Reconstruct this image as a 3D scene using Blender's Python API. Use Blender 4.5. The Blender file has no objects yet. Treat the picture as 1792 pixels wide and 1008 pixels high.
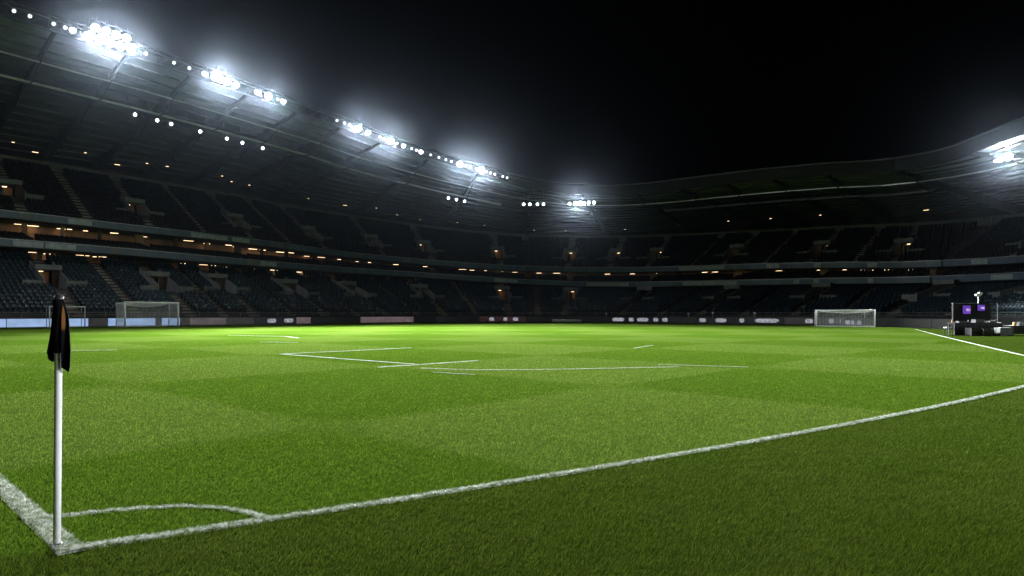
import bpy, math, random
import numpy as np
from mathutils import Vector, Matrix

rng = np.random.default_rng(11)
random.seed(11)
SC = bpy.context.scene
COL = SC.collection

# ------------------------------------------------------------------ camera
EYE = 1.4
cam_data = bpy.data.cameras.new('camera')
cam = bpy.data.objects.new('camera', cam_data)
COL.objects.link(cam)
cam.location = (0.0, 0.0, EYE)
cam.rotation_euler = (math.radians(90), 0, 0)
cam_data.sensor_width = 36.0
cam_data.lens = 24.1
cam_data.shift_y = 0.024
cam_data.clip_start = 0.05
cam_data.clip_end = 800.0
SC.camera = cam

# ------------------------------------------------------------------ night sky
world = bpy.data.worlds.new('World')
SC.world = world
world.use_nodes = True
wn = world.node_tree
bg = wn.nodes['Background']
sky = wn.nodes.new('ShaderNodeTexSky')
sky.sky_type = 'NISHITA'
sky.sun_disc = False
sky.sun_elevation = math.radians(-8)
sky.sun_rotation = math.radians(140)
wn.links.new(sky.outputs['Color'], bg.inputs['Color'])
bg.inputs['Strength'].default_value = 0.05

# ------------------------------------------------------------------ exposure, sampling
SC.view_settings.view_transform = 'Standard'
SC.view_settings.look = 'None'
SC.view_settings.gamma = 1.0
SC.view_settings.use_curve_mapping = False
SC.view_settings.exposure = 0.0
SC.cycles.use_denoising = True
SC.cycles.denoiser = 'OPENIMAGEDENOISE'
SC.cycles.use_adaptive_sampling = False
SC.cycles.max_bounces = 5
SC.cycles.diffuse_bounces = 3
SC.cycles.glossy_bounces = 2
SC.cycles.transmission_bounces = 2
SC.cycles.volume_bounces = 0
SC.cycles.transparent_max_bounces = 6
SC.cycles.sample_clamp_indirect = 6.0
SC.cycles.use_light_tree = True
FLOOD = 3.1            # overall strength of the floodlights

# ------------------------------------------------------------------ materials
def new_mat(name):
    m = bpy.data.materials.new(name)
    m.use_nodes = True
    return m, m.node_tree, m.node_tree.nodes['Principled BSDF']

def mat(name, col, rough=0.6, metal=0.0, var=0.18, scale=3.0, bump=0.0, bscale=30.0, spec=0.5, streak=False):
    m, nt, b = new_mat(name)
    b.inputs['Roughness'].default_value = rough
    b.inputs['Metallic'].default_value = metal
    b.inputs['Specular IOR Level'].default_value = spec
    tc = nt.nodes.new('ShaderNodeNewGeometry')
    nz = nt.nodes.new('ShaderNodeTexNoise')
    nz.inputs['Scale'].default_value = scale
    nz.inputs['Detail'].default_value = 5
    if streak:
        mp = nt.nodes.new('ShaderNodeMapping')
        mp.inputs['Scale'].default_value = (1, 1, 0.15)
        nt.links.new(tc.outputs['Position'], mp.inputs['Vector'])
        nt.links.new(mp.outputs['Vector'], nz.inputs['Vector'])
    else:
        nt.links.new(tc.outputs['Position'], nz.inputs['Vector'])
    rp = nt.nodes.new('ShaderNodeValToRGB')
    rp.color_ramp.elements[0].position = 0.3
    rp.color_ramp.elements[1].position = 0.7
    rp.color_ramp.elements[0].color = (*[c * (1 - var) for c in col], 1)
    rp.color_ramp.elements[1].color = (*[min(1, c * (1 + var)) for c in col], 1)
    nt.links.new(nz.outputs['Fac'], rp.inputs['Fac'])
    nt.links.new(rp.outputs['Color'], b.inputs['Base Color'])
    if bump:
        n2 = nt.nodes.new('ShaderNodeTexNoise')
        n2.inputs['Scale'].default_value = bscale
        nt.links.new(tc.outputs['Position'], n2.inputs['Vector'])
        bp = nt.nodes.new('ShaderNodeBump')
        bp.inputs['Strength'].default_value = bump
        nt.links.new(n2.outputs['Fac'], bp.inputs['Height'])
        nt.links.new(bp.outputs['Normal'], b.inputs['Normal'])
    return m

def emit(name, col, strength, base=(0.8, 0.8, 0.8)):
    m, nt, b = new_mat(name)
    b.inputs['Base Color'].default_value = (*base, 1)
    b.inputs['Emission Color'].default_value = (*col, 1)
    b.inputs['Emission Strength'].default_value = strength
    return m

M = {}
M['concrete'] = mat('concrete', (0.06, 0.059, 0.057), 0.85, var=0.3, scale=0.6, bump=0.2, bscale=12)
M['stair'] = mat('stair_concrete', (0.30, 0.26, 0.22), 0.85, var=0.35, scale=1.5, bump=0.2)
M['vom'] = mat('vomitory_paint', (0.22, 0.235, 0.245), 0.7, var=0.2, scale=1.2, streak=True)
M['fascia'] = mat('fascia_panel', (0.085, 0.125, 0.19), 0.45, var=0.22, scale=0.8, streak=True)
M['parapet'] = mat('parapet_concrete', (0.17, 0.175, 0.17), 0.7, var=0.2, scale=0.5, streak=True)
M['sign'] = mat('sign_panel', (0.36, 0.40, 0.43), 0.5, var=0.25, scale=2.5)
M['warmwall'] = mat('concourse_wall', (0.42, 0.25, 0.15), 0.7, var=0.4, scale=0.45, streak=True)
M['rearwall'] = mat('rear_wall', (0.10, 0.075, 0.055), 0.8, var=0.4, scale=0.3)
M['dark'] = mat('dark_metal', (0.016, 0.018, 0.022), 0.5, 0.0, var=0.3)
M['steel'] = mat('roof_steel', (0.05, 0.055, 0.06), 0.45, 0.3, var=0.25, scale=0.7)
M['rail'] = mat('galvanised_rail', (0.35, 0.37, 0.38), 0.4, 0.6, var=0.2)
M['white_edge'] = mat('pale_gutter', (0.6, 0.63, 0.65), 0.35, 0.2, var=0.25, scale=0.6)
M['deck'] = mat('roof_deck', (0.085, 0.088, 0.085), 0.55, 0.1, var=0.3, scale=0.35)
M['glazed'] = mat('roof_glazing', (0.16, 0.19, 0.215), 0.35, 0.0, var=0.25, scale=0.5)
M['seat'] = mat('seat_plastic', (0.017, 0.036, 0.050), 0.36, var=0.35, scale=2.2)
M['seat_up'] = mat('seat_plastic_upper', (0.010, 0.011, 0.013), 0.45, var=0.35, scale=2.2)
M['black'] = mat('black_fabric', (0.005, 0.005, 0.006), 0.8, var=0.3, scale=6)
M['blackcase'] = mat('black_case', (0.02, 0.02, 0.022), 0.35, var=0.3, scale=5)
M['alu'] = mat('case_aluminium', (0.20, 0.21, 0.22), 0.35, 0.7, var=0.2, scale=8)
M['white'] = mat('white_paint', (0.84, 0.85, 0.86), 0.35, var=0.06, scale=4)
M['pole'] = mat('white_plastic_pole', (0.80, 0.80, 0.83), 0.32, var=0.08, scale=9, bump=0.05, bscale=60)
M['net'] = mat('net_cord', (0.82, 0.83, 0.84), 0.8, var=0.1)
M['board'] = mat('board_casing', (0.035, 0.035, 0.038), 0.5, var=0.3)
M['tarp'] = mat('white_tarpaulin', (0.62, 0.64, 0.64), 0.6, var=0.2, scale=3)
M['crate'] = mat('crate_grey', (0.16, 0.18, 0.17), 0.6, var=0.5, scale=9)
M['orange'] = mat('orange_plastic', (0.65, 0.33, 0.10), 0.5, var=0.2)
M['skybox'] = None

def led(name, col, strength, base=(0.03, 0.03, 0.03), scale=2.0, lo=0.5):
    m, nt, b = new_mat(name)
    b.inputs['Base Color'].default_value = (*base, 1)
    b.inputs['Roughness'].default_value = 0.4
    g = nt.nodes.new('ShaderNodeNewGeometry')
    nz = nt.nodes.new('ShaderNodeTexNoise')
    nz.inputs['Scale'].default_value = scale
    nz.inputs['Detail'].default_value = 4
    nt.links.new(g.outputs['Position'], nz.inputs['Vector'])
    rp = nt.nodes.new('ShaderNodeValToRGB')
    rp.color_ramp.elements[0].position = 0.35
    rp.color_ramp.elements[1].position = 0.65
    rp.color_ramp.elements[0].color = (*[c * lo for c in col], 1)
    rp.color_ramp.elements[1].color = (*col, 1)
    nt.links.new(nz.outputs['Fac'], rp.inputs['Fac'])
    nt.links.new(rp.outputs['Color'], b.inputs['Emission Color'])
    b.inputs['Emission Strength'].default_value = strength
    return m
M['led_blue'] = led('screen_pale_blue', (0.42, 0.62, 1.0), 0.75, lo=0.8, scale=1.2)
M['led_grey'] = led('screen_grey', (0.35, 0.29, 0.30), 0.28, lo=0.6)
M['led_pink'] = led('screen_pinkish_grey', (0.45, 0.33, 0.36), 0.32, lo=0.6)
M['led_dim'] = led('screen_dim', (0.10, 0.09, 0.10), 0.25, lo=0.5)
M['led_black'] = led('screen_black', (0.02, 0.025, 0.03), 0.15)
M['led_red'] = led('screen_dark_red', (0.16, 0.07, 0.08), 0.25, lo=0.2, scale=3)
M['led_white'] = led('screen_white_logo', (0.85, 0.85, 1.0), 0.5, lo=0.3, scale=5)
M['purple'] = led('screen_purple', (0.22, 0.08, 0.75), 0.65, lo=0.6, scale=4)
M['violet_hi'] = led('screen_lilac', (0.75, 0.5, 1.0), 1.1, lo=0.5, scale=9)
M['warm'] = emit('warm_strip', (1.0, 0.70, 0.40), 5.0)
M['warm2'] = emit('warm_strip_soft', (1.0, 0.66, 0.36), 3.6)
M['warmdot'] = emit('warm_bulb', (1.0, 0.72, 0.45), 9.0)
def lens(name, strength):
    m, nt, b = new_mat(name)
    b.inputs['Base Color'].default_value = (0.6, 0.62, 0.65, 1)
    b.inputs['Emission Color'].default_value = (0.93, 0.965, 1.0, 1)
    tc = nt.nodes.new('ShaderNodeTexCoord'); ln = nt.nodes.new('ShaderNodeVectorMath'); ln.operation = 'LENGTH'
    nt.links.new(tc.outputs['Object'], ln.inputs[0])
    mr = nt.nodes.new('ShaderNodeMapRange'); mr.interpolation_type = 'SMOOTHSTEP'
    mr.inputs['From Min'].default_value = 0.10; mr.inputs['From Max'].default_value = 0.46
    mr.inputs['To Min'].default_value = 1.0; mr.inputs['To Max'].default_value = 0.0
    nt.links.new(ln.outputs['Value'], mr.inputs['Value'])
    pw = nt.nodes.new('ShaderNodeMath'); pw.operation = 'POWER'; pw.inputs[1].default_value = 2.0
    nt.links.new(mr.outputs['Result'], pw.inputs[0])
    mu = nt.nodes.new('ShaderNodeMath'); mu.operation = 'MULTIPLY_ADD'; mu.inputs[1].default_value = strength; mu.inputs[2].default_value = 0.25
    nt.links.new(pw.outputs[0], mu.inputs[0]); nt.links.new(mu.outputs[0], b.inputs['Emission Strength'])
    return m
M['lens_big'] = lens('lens_main', 260.0)
M['lens_mid'] = lens('lens_side', 40.0)
M['lens_small'] = lens('lens_small', 6.0)
for k in ('lens_big', 'lens_mid', 'lens_small'):
    M[k].cycles.emission_sampling = 'NONE'       # their light is the spot lamp in each floodlight

# --- turf colour shared by the sheet and the blades (mowing squares: light off leaning blades, put into the colour; run-off strips: duller turf)
AX = (0.682, 0.731)      # pitch axis a
BX = (0.731, -0.682)     # pitch axis b
LB = (0.01091038, 0.64895076, 5.65869806)      # goal line near the viewer: Y of X
LR = (4.0568e-04, 0.455607, 6.298329)          # far touchline: X of Y

def turf_material(name, blades):
    m, nt, b = new_mat(name)
    N = nt.nodes; L = nt.links
    def math_(op, a, c=None, d=None):
        n = N.new('ShaderNodeMath'); n.operation = op
        for i, v in enumerate((a, c, d)):
            if v is None: continue
            if isinstance(v, (int, float)): n.inputs[i].default_value = v
            else: L.new(v, n.inputs[i])
        return n.outputs[0]
    g = N.new('ShaderNodeNewGeometry')
    sep = N.new('ShaderNodeSeparateXYZ'); L.new(g.outputs['Position'], sep.inputs[0])
    X, Y = sep.outputs['X'], sep.outputs['Y']
    def noise(scale, detail=3, rough=0.5):
        n = N.new('ShaderNodeTexNoise'); n.inputs['Scale'].default_value = scale
        n.inputs['Detail'].default_value = detail; n.inputs['Roughness'].default_value = rough
        L.new(g.outputs['Position'], n.inputs['Vector']); return n.outputs['Fac']
    wob = math_('MULTIPLY_ADD', noise(0.5), 0.5, -0.25)
    wob2 = math_('MULTIPLY_ADD', noise(0.23), 0.8, -0.4)
    a = math_('ADD', math_('MULTIPLY_ADD', X, AX[0], math_('MULTIPLY', Y, AX[1])), wob)
    c = math_('ADD', math_('MULTIPLY_ADD', X, BX[0], math_('MULTIPLY', Y, BX[1])), wob2)
    sa = math_('SINE', math_('MULTIPLY', math_('SUBTRACT', a, 4.6), math.pi / 6.15))
    sb = math_('SINE', math_('MULTIPLY', math_('ADD', c, 7.5), math.pi / 7.0))
    pr = math_('MULTIPLY', sa, sb)
    sq = N.new('ShaderNodeClamp'); L.new(math_('MULTIPLY_ADD', pr, 12.0, 0.5), sq.inputs['Value'])
    # second, longer mowing direction for the far half
    band = N.new('ShaderNodeClamp')
    L.new(math_('MULTIPLY_ADD', math_('SINE', math_('MULTIPLY', a, math.pi / 6.15)), 5.0, 0.5), band.inputs['Value'])
    tone = math_('MULTIPLY_ADD', sq.outputs[0], 0.66, math_('MULTIPLY', noise(0.11, 4), 0.6))
    tone = math_('ADD', tone, math_('MULTIPLY_ADD', noise(1.3, 4, 0.6), 0.5, -0.25))
    mix = N.new('ShaderNodeMix'); mix.data_type = 'RGBA'; mix.clamp_factor = True
    L.new(tone, mix.inputs['Factor'])
    mix.inputs['A'].default_value = (0.054, 0.114, 0.007, 1)
    mix.inputs['B'].default_value = (0.092, 0.152, 0.022, 1)
    # run-off turf outside the lines: duller, browner
    offB = math_('SUBTRACT', math_('MULTIPLY_ADD', math_('MULTIPLY_ADD', X, LB[0], LB[1]), X, LB[2]), Y)
    offR = math_('SUBTRACT', X, math_('MULTIPLY_ADD', math_('MULTIPLY_ADD', Y, LR[0], LR[1]), Y, LR[2]))
    cb = N.new('ShaderNodeClamp'); L.new(math_('MULTIPLY_ADD', offB, 8.0, 0.5), cb.inputs['Value'])
    cr = N.new('ShaderNodeClamp'); L.new(math_('MULTIPLY_ADD', offR, 4.0, 0.0), cr.inputs['Value'])
    off = math_('MAXIMUM', cb.outputs[0], math_('MULTIPLY', cr.outputs[0], 1.0))
    mo = N.new('ShaderNodeMix'); mo.data_type = 'RGBA'; mo.clamp_factor = True
    L.new(noise(0.9, 4), mo.inputs['Factor'])
    mo.inputs['A'].default_value = (0.035, 0.070, 0.005, 1)
    mo.inputs['B'].default_value = (0.060, 0.092, 0.014, 1)
    m2 = N.new('ShaderNodeMix'); m2.data_type = 'RGBA'
    L.new(off, m2.inputs['Factor']); L.new(mix.outputs['Result'], m2.inputs['A']); L.new(mo.outputs['Result'], m2.inputs['B'])
    colr = m2.outputs['Result']
    hs = N.new('ShaderNodeHueSaturation')
    L.new(colr, hs.inputs['Color'])
    if blades:
        at = N.new('ShaderNodeAttribute'); at.attribute_name = 'rnd'
        L.new(math_('MULTIPLY', math_('MULTIPLY_ADD', math_('POWER', at.outputs['Fac'], 1.8), 1.25, 0.55), math_('MULTIPLY_ADD', noise(4.0, 3, 0.6), 0.5, 0.75)), hs.inputs['Value'])
        L.new(math_('MULTIPLY_ADD', at.outputs['Fac'], -0.035, 0.512), hs.inputs['Hue'])
        b.inputs['Roughness'].default_value = 0.85
        b.inputs['Specular IOR Level'].default_value = 0.04
    else:
        fine = noise(26.0, 5, 0.7)
        L.new(math_('MULTIPLY_ADD', fine, 0.9, 0.30), hs.inputs['Value'])
        b.inputs['Roughness'].default_value = 0.8
        b.inputs['Specular IOR Level'].default_value = 0.0
        bp = N.new('ShaderNodeBump'); bp.inputs['Strength'].default_value = 0.5; bp.inputs['Distance'].default_value = 0.03
        L.new(noise(40.0, 4, 0.7), bp.inputs['Height']); L.new(bp.outputs['Normal'], b.inputs['Normal'])
    L.new(hs.outputs['Color'], b.inputs['Base Color'])
    if blades:                                       # a leaf: light passes through as well
        df = N.new('ShaderNodeBsdfDiffuse'); tr = N.new('ShaderNodeBsdfTranslucent'); mx = N.new('ShaderNodeMixShader')
        L.new(hs.outputs['Color'], df.inputs['Color']); L.new(hs.outputs['Color'], tr.inputs['Color'])
        mx.inputs['Fac'].default_value = 0.42
        L.new(df.outputs[0], mx.inputs[1]); L.new(tr.outputs[0], mx.inputs[2])
        L.new(mx.outputs[0], N['Material Output'].inputs['Surface'])
    return m
M['turf'] = turf_material('turf', False)
M['blade'] = turf_material('turf_blades', True)

def line_material(name, base, var):
    m, nt, b = new_mat(name)
    g = nt.nodes.new('ShaderNodeNewGeometry')
    nz = nt.nodes.new('ShaderNodeTexNoise'); nz.inputs['Scale'].default_value = 22; nz.inputs['Detail'].default_value = 5
    nt.links.new(g.outputs['Position'], nz.inputs['Vector'])
    rp = nt.nodes.new('ShaderNodeValToRGB')
    rp.color_ramp.elements[0].position = 0.36; rp.color_ramp.elements[1].position = 0.56
    rp.color_ramp.elements[0].color = (*var, 1); rp.color_ramp.elements[1].color = (*base, 1)
    nt.links.new(nz.outputs['Fac'], rp.inputs['Fac'])
    nt.links.new(rp.outputs['Color'], b.inputs['Base Color'])
    b.inputs['Roughness'].default_value = 0.8
    return m
M['worn_line'] = line_material('worn_line_paint', (0.36, 0.41, 0.28), (0.16, 0.22, 0.08))
M['line'] = line_material('white_line_paint', (0.50, 0.54, 0.46), (0.12, 0.17, 0.07))

# ------------------------------------------------------------------ mesh helpers
def link(name, me, m=None, parent=None):
    o = bpy.data.objects.new(name, me)
    COL.objects.link(o)
    if m is not None and me is not None:
        me.materials.append(m)
    if parent is not None:
        o.parent = parent
    return o

def np_mesh(name, V, F, smooth=False):
    """V (n,3) float, F (m,k) int with a constant k."""
    V = np.ascontiguousarray(V, dtype=np.float32); F = np.ascontiguousarray(F, dtype=np.int32)
    me = bpy.data.meshes.new(name)
    me.vertices.add(len(V)); me.vertices.foreach_set('co', V.ravel())
    k = F.shape[1]
    me.loops.add(F.size); me.loops.foreach_set('vertex_index', F.ravel())
    me.polygons.add(len(F))
    me.polygons.foreach_set('loop_start', np.arange(0, F.size, k, dtype=np.int32))
    me.polygons.foreach_set('loop_total', np.full(len(F), k, dtype=np.int32))
    if smooth:
        me.polygons.foreach_set('use_smooth', np.ones(len(F), dtype=bool))
    me.update(calc_edges=True)
    return me

class MB:
    def __init__(s): s.v = []; s.f = []
    def add(s, vs, fs):
        n = len(s.v); s.v += [tuple(v) for v in vs]; s.f += [tuple(i + n for i in f) for f in fs]
    def box(s, x0, x1, y0, y1, z0, z1):
        s.hexa([(x0, y0, z0), (x1, y0, z0), (x1, y1, z0), (x0, y1, z0), (x0, y0, z1), (x1, y0, z1), (x1, y1, z1), (x0, y1, z1)])
        return s
    def hexa(s, p):
        s.add(p, [(0, 3, 2, 1), (4, 5, 6, 7), (0, 1, 5, 4), (1, 2, 6, 5), (2, 3, 7, 6), (3, 0, 4, 7)]); return s
    def fbox(s, o, T, N, t0, t1, n0, n1, z0, z1, z0b=None, z1b=None):
        """box in a local frame: t along T, n along N; z0b/z1b heights at the n1 end"""
        z0b = z0 if z0b is None else z0b; z1b = z1 if z1b is None else z1b
        def q(t, n, z): return (o[0] + T[0] * t + N[0] * n, o[1] + T[1] * t + N[1] * n, z)
        return s.hexa([q(t0, n0, z0), q(t1, n0, z0), q(t1, n1, z0b), q(t0, n1, z0b), q(t0, n0, z1), q(t1, n0, z1), q(t1, n1, z1b), q(t0, n1, z1b)])
    def tube(s, pts, r, k=8, cap=True, r2=None):
        pts = [Vector(p) for p in pts]; rings = []
        for i, p in enumerate(pts):
            d = (pts[min(i + 1, len(pts) - 1)] - pts[max(i - 1, 0)]).normalized()
            up = Vector((0, 0, 1)) if abs(d.z) < 0.9 else Vector((1, 0, 0))
            a = d.cross(up).normalized(); b = d.cross(a).normalized()
            rr = r if r2 is None else r + (r2 - r) * i / (len(pts) - 1)
            rings.append([p + (a * math.cos(2 * math.pi * j / k) + b * math.sin(2 * math.pi * j / k)) * rr for j in range(k)])
        n = len(s.v)
        for rg in rings: s.v += [tuple(p) for p in rg]
        for i in range(len(pts) - 1):
            for j in range(k):
                j2 = (j + 1) % k
                s.f.append((n + i * k + j, n + i * k + j2, n + (i + 1) * k + j2, n + (i + 1) * k + j))
        if cap:
            s.f.append(tuple(n + j for j in reversed(range(k))))
            s.f.append(tuple(n + (len(pts) - 1) * k + j for j in range(k)))
        return s
    def build(s, name, m, parent=None, smooth=False):
        me = bpy.data.meshes.new(name)
        me.from_pydata(s.v, [], s.f); me.update()
        if smooth:
            me.polygons.foreach_set('use_smooth', np.ones(len(me.polygons), dtype=bool))
        return link(name, me, m, parent)

def tag(o, label=None, cat=None, group=None, kind=None):
    if label: o['label'] = label
    if cat: o['category'] = cat
    if group: o['group'] = group
    if kind: o['kind'] = kind
    return o

def empty(name, loc=(0, 0, 0)):
    o = bpy.data.objects.new(name, None); COL.objects.link(o); o.location = loc
    o.empty_display_size = 0.2
    return o

ONES = ['', 'first', 'second', 'third', 'fourth', 'fifth', 'sixth', 'seventh', 'eighth', 'ninth', 'tenth', 'eleventh', 'twelfth', 'thirteenth',
        'fourteenth', 'fifteenth', 'sixteenth', 'seventeenth', 'eighteenth', 'nineteenth']
def ordinal(n):
    if n < 20: return ONES[n]
    t = {2: ('twentieth', 'twenty'), 3: ('thirtieth', 'thirty'), 4: ('fortieth', 'forty'), 5: ('fiftieth', 'fifty'), 6: ('sixtieth', 'sixty')}[n // 10]
    return t[0] if n % 10 == 0 else t[1] + '-' + ONES[n % 10]

# ------------------------------------------------------------------ the bowl in plan
_d1 = np.array([0.66913061, 0.74314483]); _d2 = np.array([0.74314483, -0.66913061])
_P0 = np.array([-70.449, 35.9973]); _L1 = 82.3; _R = 25.0; RC = 8.0
def _path(x):
    if x <= _L1: return _P0 + _d1 * x, _d1, 0.0
    x -= _L1; c1 = _P0 + _d1 * _L1 + _d2 * _R; LA = _R * math.pi / 2
    if x <= LA:
        t = x / _R
        return c1 - _d2 * _R * math.cos(t) + _d1 * _R * math.sin(t), _d1 * math.cos(t) + _d2 * math.sin(t), 1 / _R
    x -= LA; Q = c1 + _d1 * _R; L2 = (43 - Q[0]) / _d2[0] - RC * math.tan(math.radians(24))
    if x <= L2: return Q + _d2 * x, _d2, 0.0
    x -= L2; Q2 = Q + _d2 * L2; n = -_d1; c2 = Q2 + n * RC; tm = math.radians(48); t = x / RC
    if t <= tm:
        return c2 - n * RC * math.cos(t) + _d2 * RC * math.sin(t), _d2 * math.cos(t) + n * math.sin(t), 1 / RC
    x -= RC * tm; T = _d2 * math.cos(tm) + n * math.sin(tm)
    return c2 - n * RC * math.cos(tm) + _d2 * RC * math.sin(tm) + T * x, T, 0.0
_UG = np.arange(0, 246.01, 0.1)
_tmp = [_path(u) for u in _UG]
_PG = np.array([t[0] for t in _tmp]); _TG = np.array([t[1] for t in _tmp]); _KG = np.array([t[2] for t in _tmp])
def PT(u):
    u = np.asarray(u, float)
    P = np.stack([np.interp(u, _UG, _PG[:, i]) for i in (0, 1)], -1)
    T = np.stack([np.interp(u, _UG, _TG[:, i]) for i in (0, 1)], -1)
    return P, T, np.stack([-T[..., 1], T[..., 0]], -1)
def XY(u, s):
    P, T, N = PT(u)
    return P + N * np.asarray(s, float)[..., None] if np.ndim(s) else P + N * s
def kap(u): return np.interp(u, _UG, _KG)

KN = [0, 20, 36, 44, 52, 60, 68, 76, 84, 90, 96, 102, 108, 114, 120, 128, 136, 144, 150, 156, 164, 180, 246]
HT = {
 'low': [9.75, 9.56, 9.4, 9.28, 9.11, 8.87, 8.65, 8.49, 8.34, 8.12, 7.71, 7.19, 6.73, 6.52, 6.42, 6.32, 6.24, 6.14, 5.99, 5.83, 5.79, 5.79, 5.79],
 'up': [13.41, 13.11, 12.86, 12.67, 12.43, 12.21, 11.96, 11.55, 11.08, 10.67, 10.16, 9.72, 9.39, 9.18, 9.04, 8.94, 8.75, 8.5, 8.16, 7.89, 7.84, 7.84, 7.84],
 'band': [22.61, 22.25, 21.96, 21.78, 21.5, 21.21, 20.92, 20.59, 19.94, 19.28, 18.14, 17.15, 16.74, 16.44, 16.2, 15.94, 15.68, 15.34, 15.07, 14.95, 14.95, 14.95, 14.95],
 'roof': [33.53, 32.68, 31.97, 31.45, 30.96, 30.21, 29.44, 28.66, 27.61, 26.55, 25.17, 23.45, 22.07, 21.42, 21.24, 21.12, 20.94, 20.56, 20.0, 19.56, 19.69, 19.76, 19.76],
 'rear': [24.9, 24.79, 24.7, 24.64, 24.56, 24.46, 24.23, 23.81, 22.83, 21.82, 20.34, 18.91, 18.39, 18.54, 18.5, 18.28, 18.03, 17.71, 17.5, 17.46, 17.46, 17.46, 17.46],
}
def H(k, u): return np.interp(u, KN, HT[k])
def low_t(u): return H('low', u)
def up_t(u): return H('up', u)
def band_t(u): return H('band', u)
def roof_t(u): return H('roof', u)
def deck_z(u, s):                                   # underside line of the roof
    a = H('roof', u) - 1.3; b = H('rear', u)
    return a + (b - a) * (s - 5.0) / 28.0
def low_rear(u): return H('low', u) * 0.80

def stations(u0, u1, step=1.5):
    n = max(1, int(math.ceil((u1 - u0) / step)))
    return np.linspace(u0, u1, n + 1)

def sweep(name, u0, u1, prof, m, parent, step=1.5, smooth=False):
    """closed profile [(s, z)] with z a number or a function of u, swept along the bowl; capped"""
    us = stations(u0, u1, step); k = len(prof); V = np.zeros((len(us), k, 3))
    for j, (s, z) in enumerate(prof):
        V[:, j, :2] = XY(us, s); V[:, j, 2] = z(us) if callable(z) else z
    n = len(us); mb_f = []
    for i in range(n - 1):
        for j in range(k):
            j2 = (j + 1) % k
            mb_f.append((i * k + j, i * k + j2, (i + 1) * k + j2, (i + 1) * k + j))
    mb_f.append(tuple(reversed(range(k)))); mb_f.append(tuple((n - 1) * k + j for j in range(k)))
    me = bpy.data.meshes.new(name); me.from_pydata([tuple(v) for v in V.reshape(-1, 3)], [], mb_f); me.update()
    return link(name, me, m, parent)

# tiers: s0, s1, number of rows, lower height(u), upper height(u)
TIER = {
 'lower_terrace': (2.2, 17.0, 17, lambda u: 0.95 + 0 * u, low_rear),
 'middle_terrace': (14.25, 19.4, 6, lambda u: low_t(u) - 0.55, lambda u: low_t(u) + 0.55),
 'upper_terrace': (17.25, 31.6, 17, lambda u: up_t(u) - 0.55, lambda u: band_t(u) - 1.35),
}
def tier_z(t, u, s):
    s0, s1, n, a, b = TIER[t]; f = (s - s0) / (s1 - s0)
    return a(u) + (b(u) - a(u)) * f

# vomitories (u of the doorway) and stair aisles without one
VOM = {
 'lower_terrace': [(42.2, 9.0), (53.5, 8.6), (61.0, 9.0), (70.8, 8.2), (81.0, 8.6), (90.2, 8.6), (100.0, 9.0), (107.8, 9.0), (116.2, 9.2), (128.2, 9.2), (141.2, 9.2), (151.8, 9.2), (158.6, 9.2)],
 'upper_terrace': [(41.2, 21.6), (55.0, 21.2), (68.8, 21.0), (81.2, 21.0), (87.8, 21.0), (93.0, 21.0), (100.2, 21.0), (107.2, 21.2), (111.6, 21.2), (115.5, 21.2), (124.2, 21.2), (137.8, 21.2), (149.0, 21.2), (153.4, 21.2)],
}
AISLE = {
 'lower_terrace': [35.5, 48.0, 57.3, 66.0, 75.8, 86.0, 95.0, 104.0, 122.0, 134.6, 147.0],
 'middle_terrace': [42.2, 55.0, 68.0, 81.0, 93.0, 107.5, 116.0, 126.5, 139.5, 150.5],
 'upper_terrace': [48.0, 62.0, 75.0, 120.0, 131.0, 144.0],
}
def vom_depth(t, u, sf):
    s0, s1, n, a, b = TIER[t]; slope = float((b(u) - a(u)) / (s1 - s0))
    return min(2.2 / slope, s1 - sf - 0.3)

def make_terrace(t, u0, u1, parent):
    s0, s1, n, a, b = TIER[t]
    us = list(stations(u0, u1, 1.5)); holes = []
    for uv, sf in VOM.get(t, []):
        if u0 <= uv < u1:
            w = 1.05 / (1 + sf * float(kap(uv))); us += [uv - w, uv + w]
            holes.append((uv - w, uv + w, sf, sf + vom_depth(t, uv, sf)))
    us = np.array(sorted(x for x in us if u0 <= x <= u1))
    prof = [(s0, 0.0)]
    for k in range(n):
        prof += [(s0 + (s1 - s0) * k / n, (k + 1) / n), (s0 + (s1 - s0) * (k + 1) / n, (k + 1) / n)]
    za, zb = a(us), b(us); K = len(prof); V = np.zeros((len(us), K, 3))
    for j, (s, f) in enumerate(prof):
        V[:, j, :2] = XY(us, s); V[:, j, 2] = za + (zb - za) * f
    F = []
    for i in range(len(us) - 1):
        um = 0.5 * (us[i] + us[i + 1])
        for j in range(K - 1):
            sm = 0.5 * (prof[j][0] + prof[j + 1][0])
            if any(h[0] < um < h[1] and h[2] < sm < h[3] for h in holes): continue
            F.append((i * K + j, (i + 1) * K + j, (i + 1) * K + j + 1, i * K + j + 1))
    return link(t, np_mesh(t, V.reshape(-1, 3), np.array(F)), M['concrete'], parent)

def make_stairs(t, u, sa, sb, parent, width=1.15):
    s0, s1, n, a, b = TIER[t]; mb = MB(); ds = (s1 - s0) / n
    _, T, N = PT(u); za, zb = float(a(u)), float(b(u)); dz = (zb - za) / n
    for k in range(n):
        s = s0 + k * ds
        if s < sa - 0.01 or s + ds > sb + 0.01: continue
        o = XY(u, s); z = za + dz * k
        w = width / 2 
        mb.fbox(o, T, N, -w, w, -ds * 0.46, -0.004, z + 0.003, z + dz * 0.5)
        mb.fbox(o, T, N, -w, w, 0.0, ds * 0.52, z + dz + 0.004, z + dz + 0.03)
    if mb.v: mb.build('stairs', M['stair'], parent)

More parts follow.
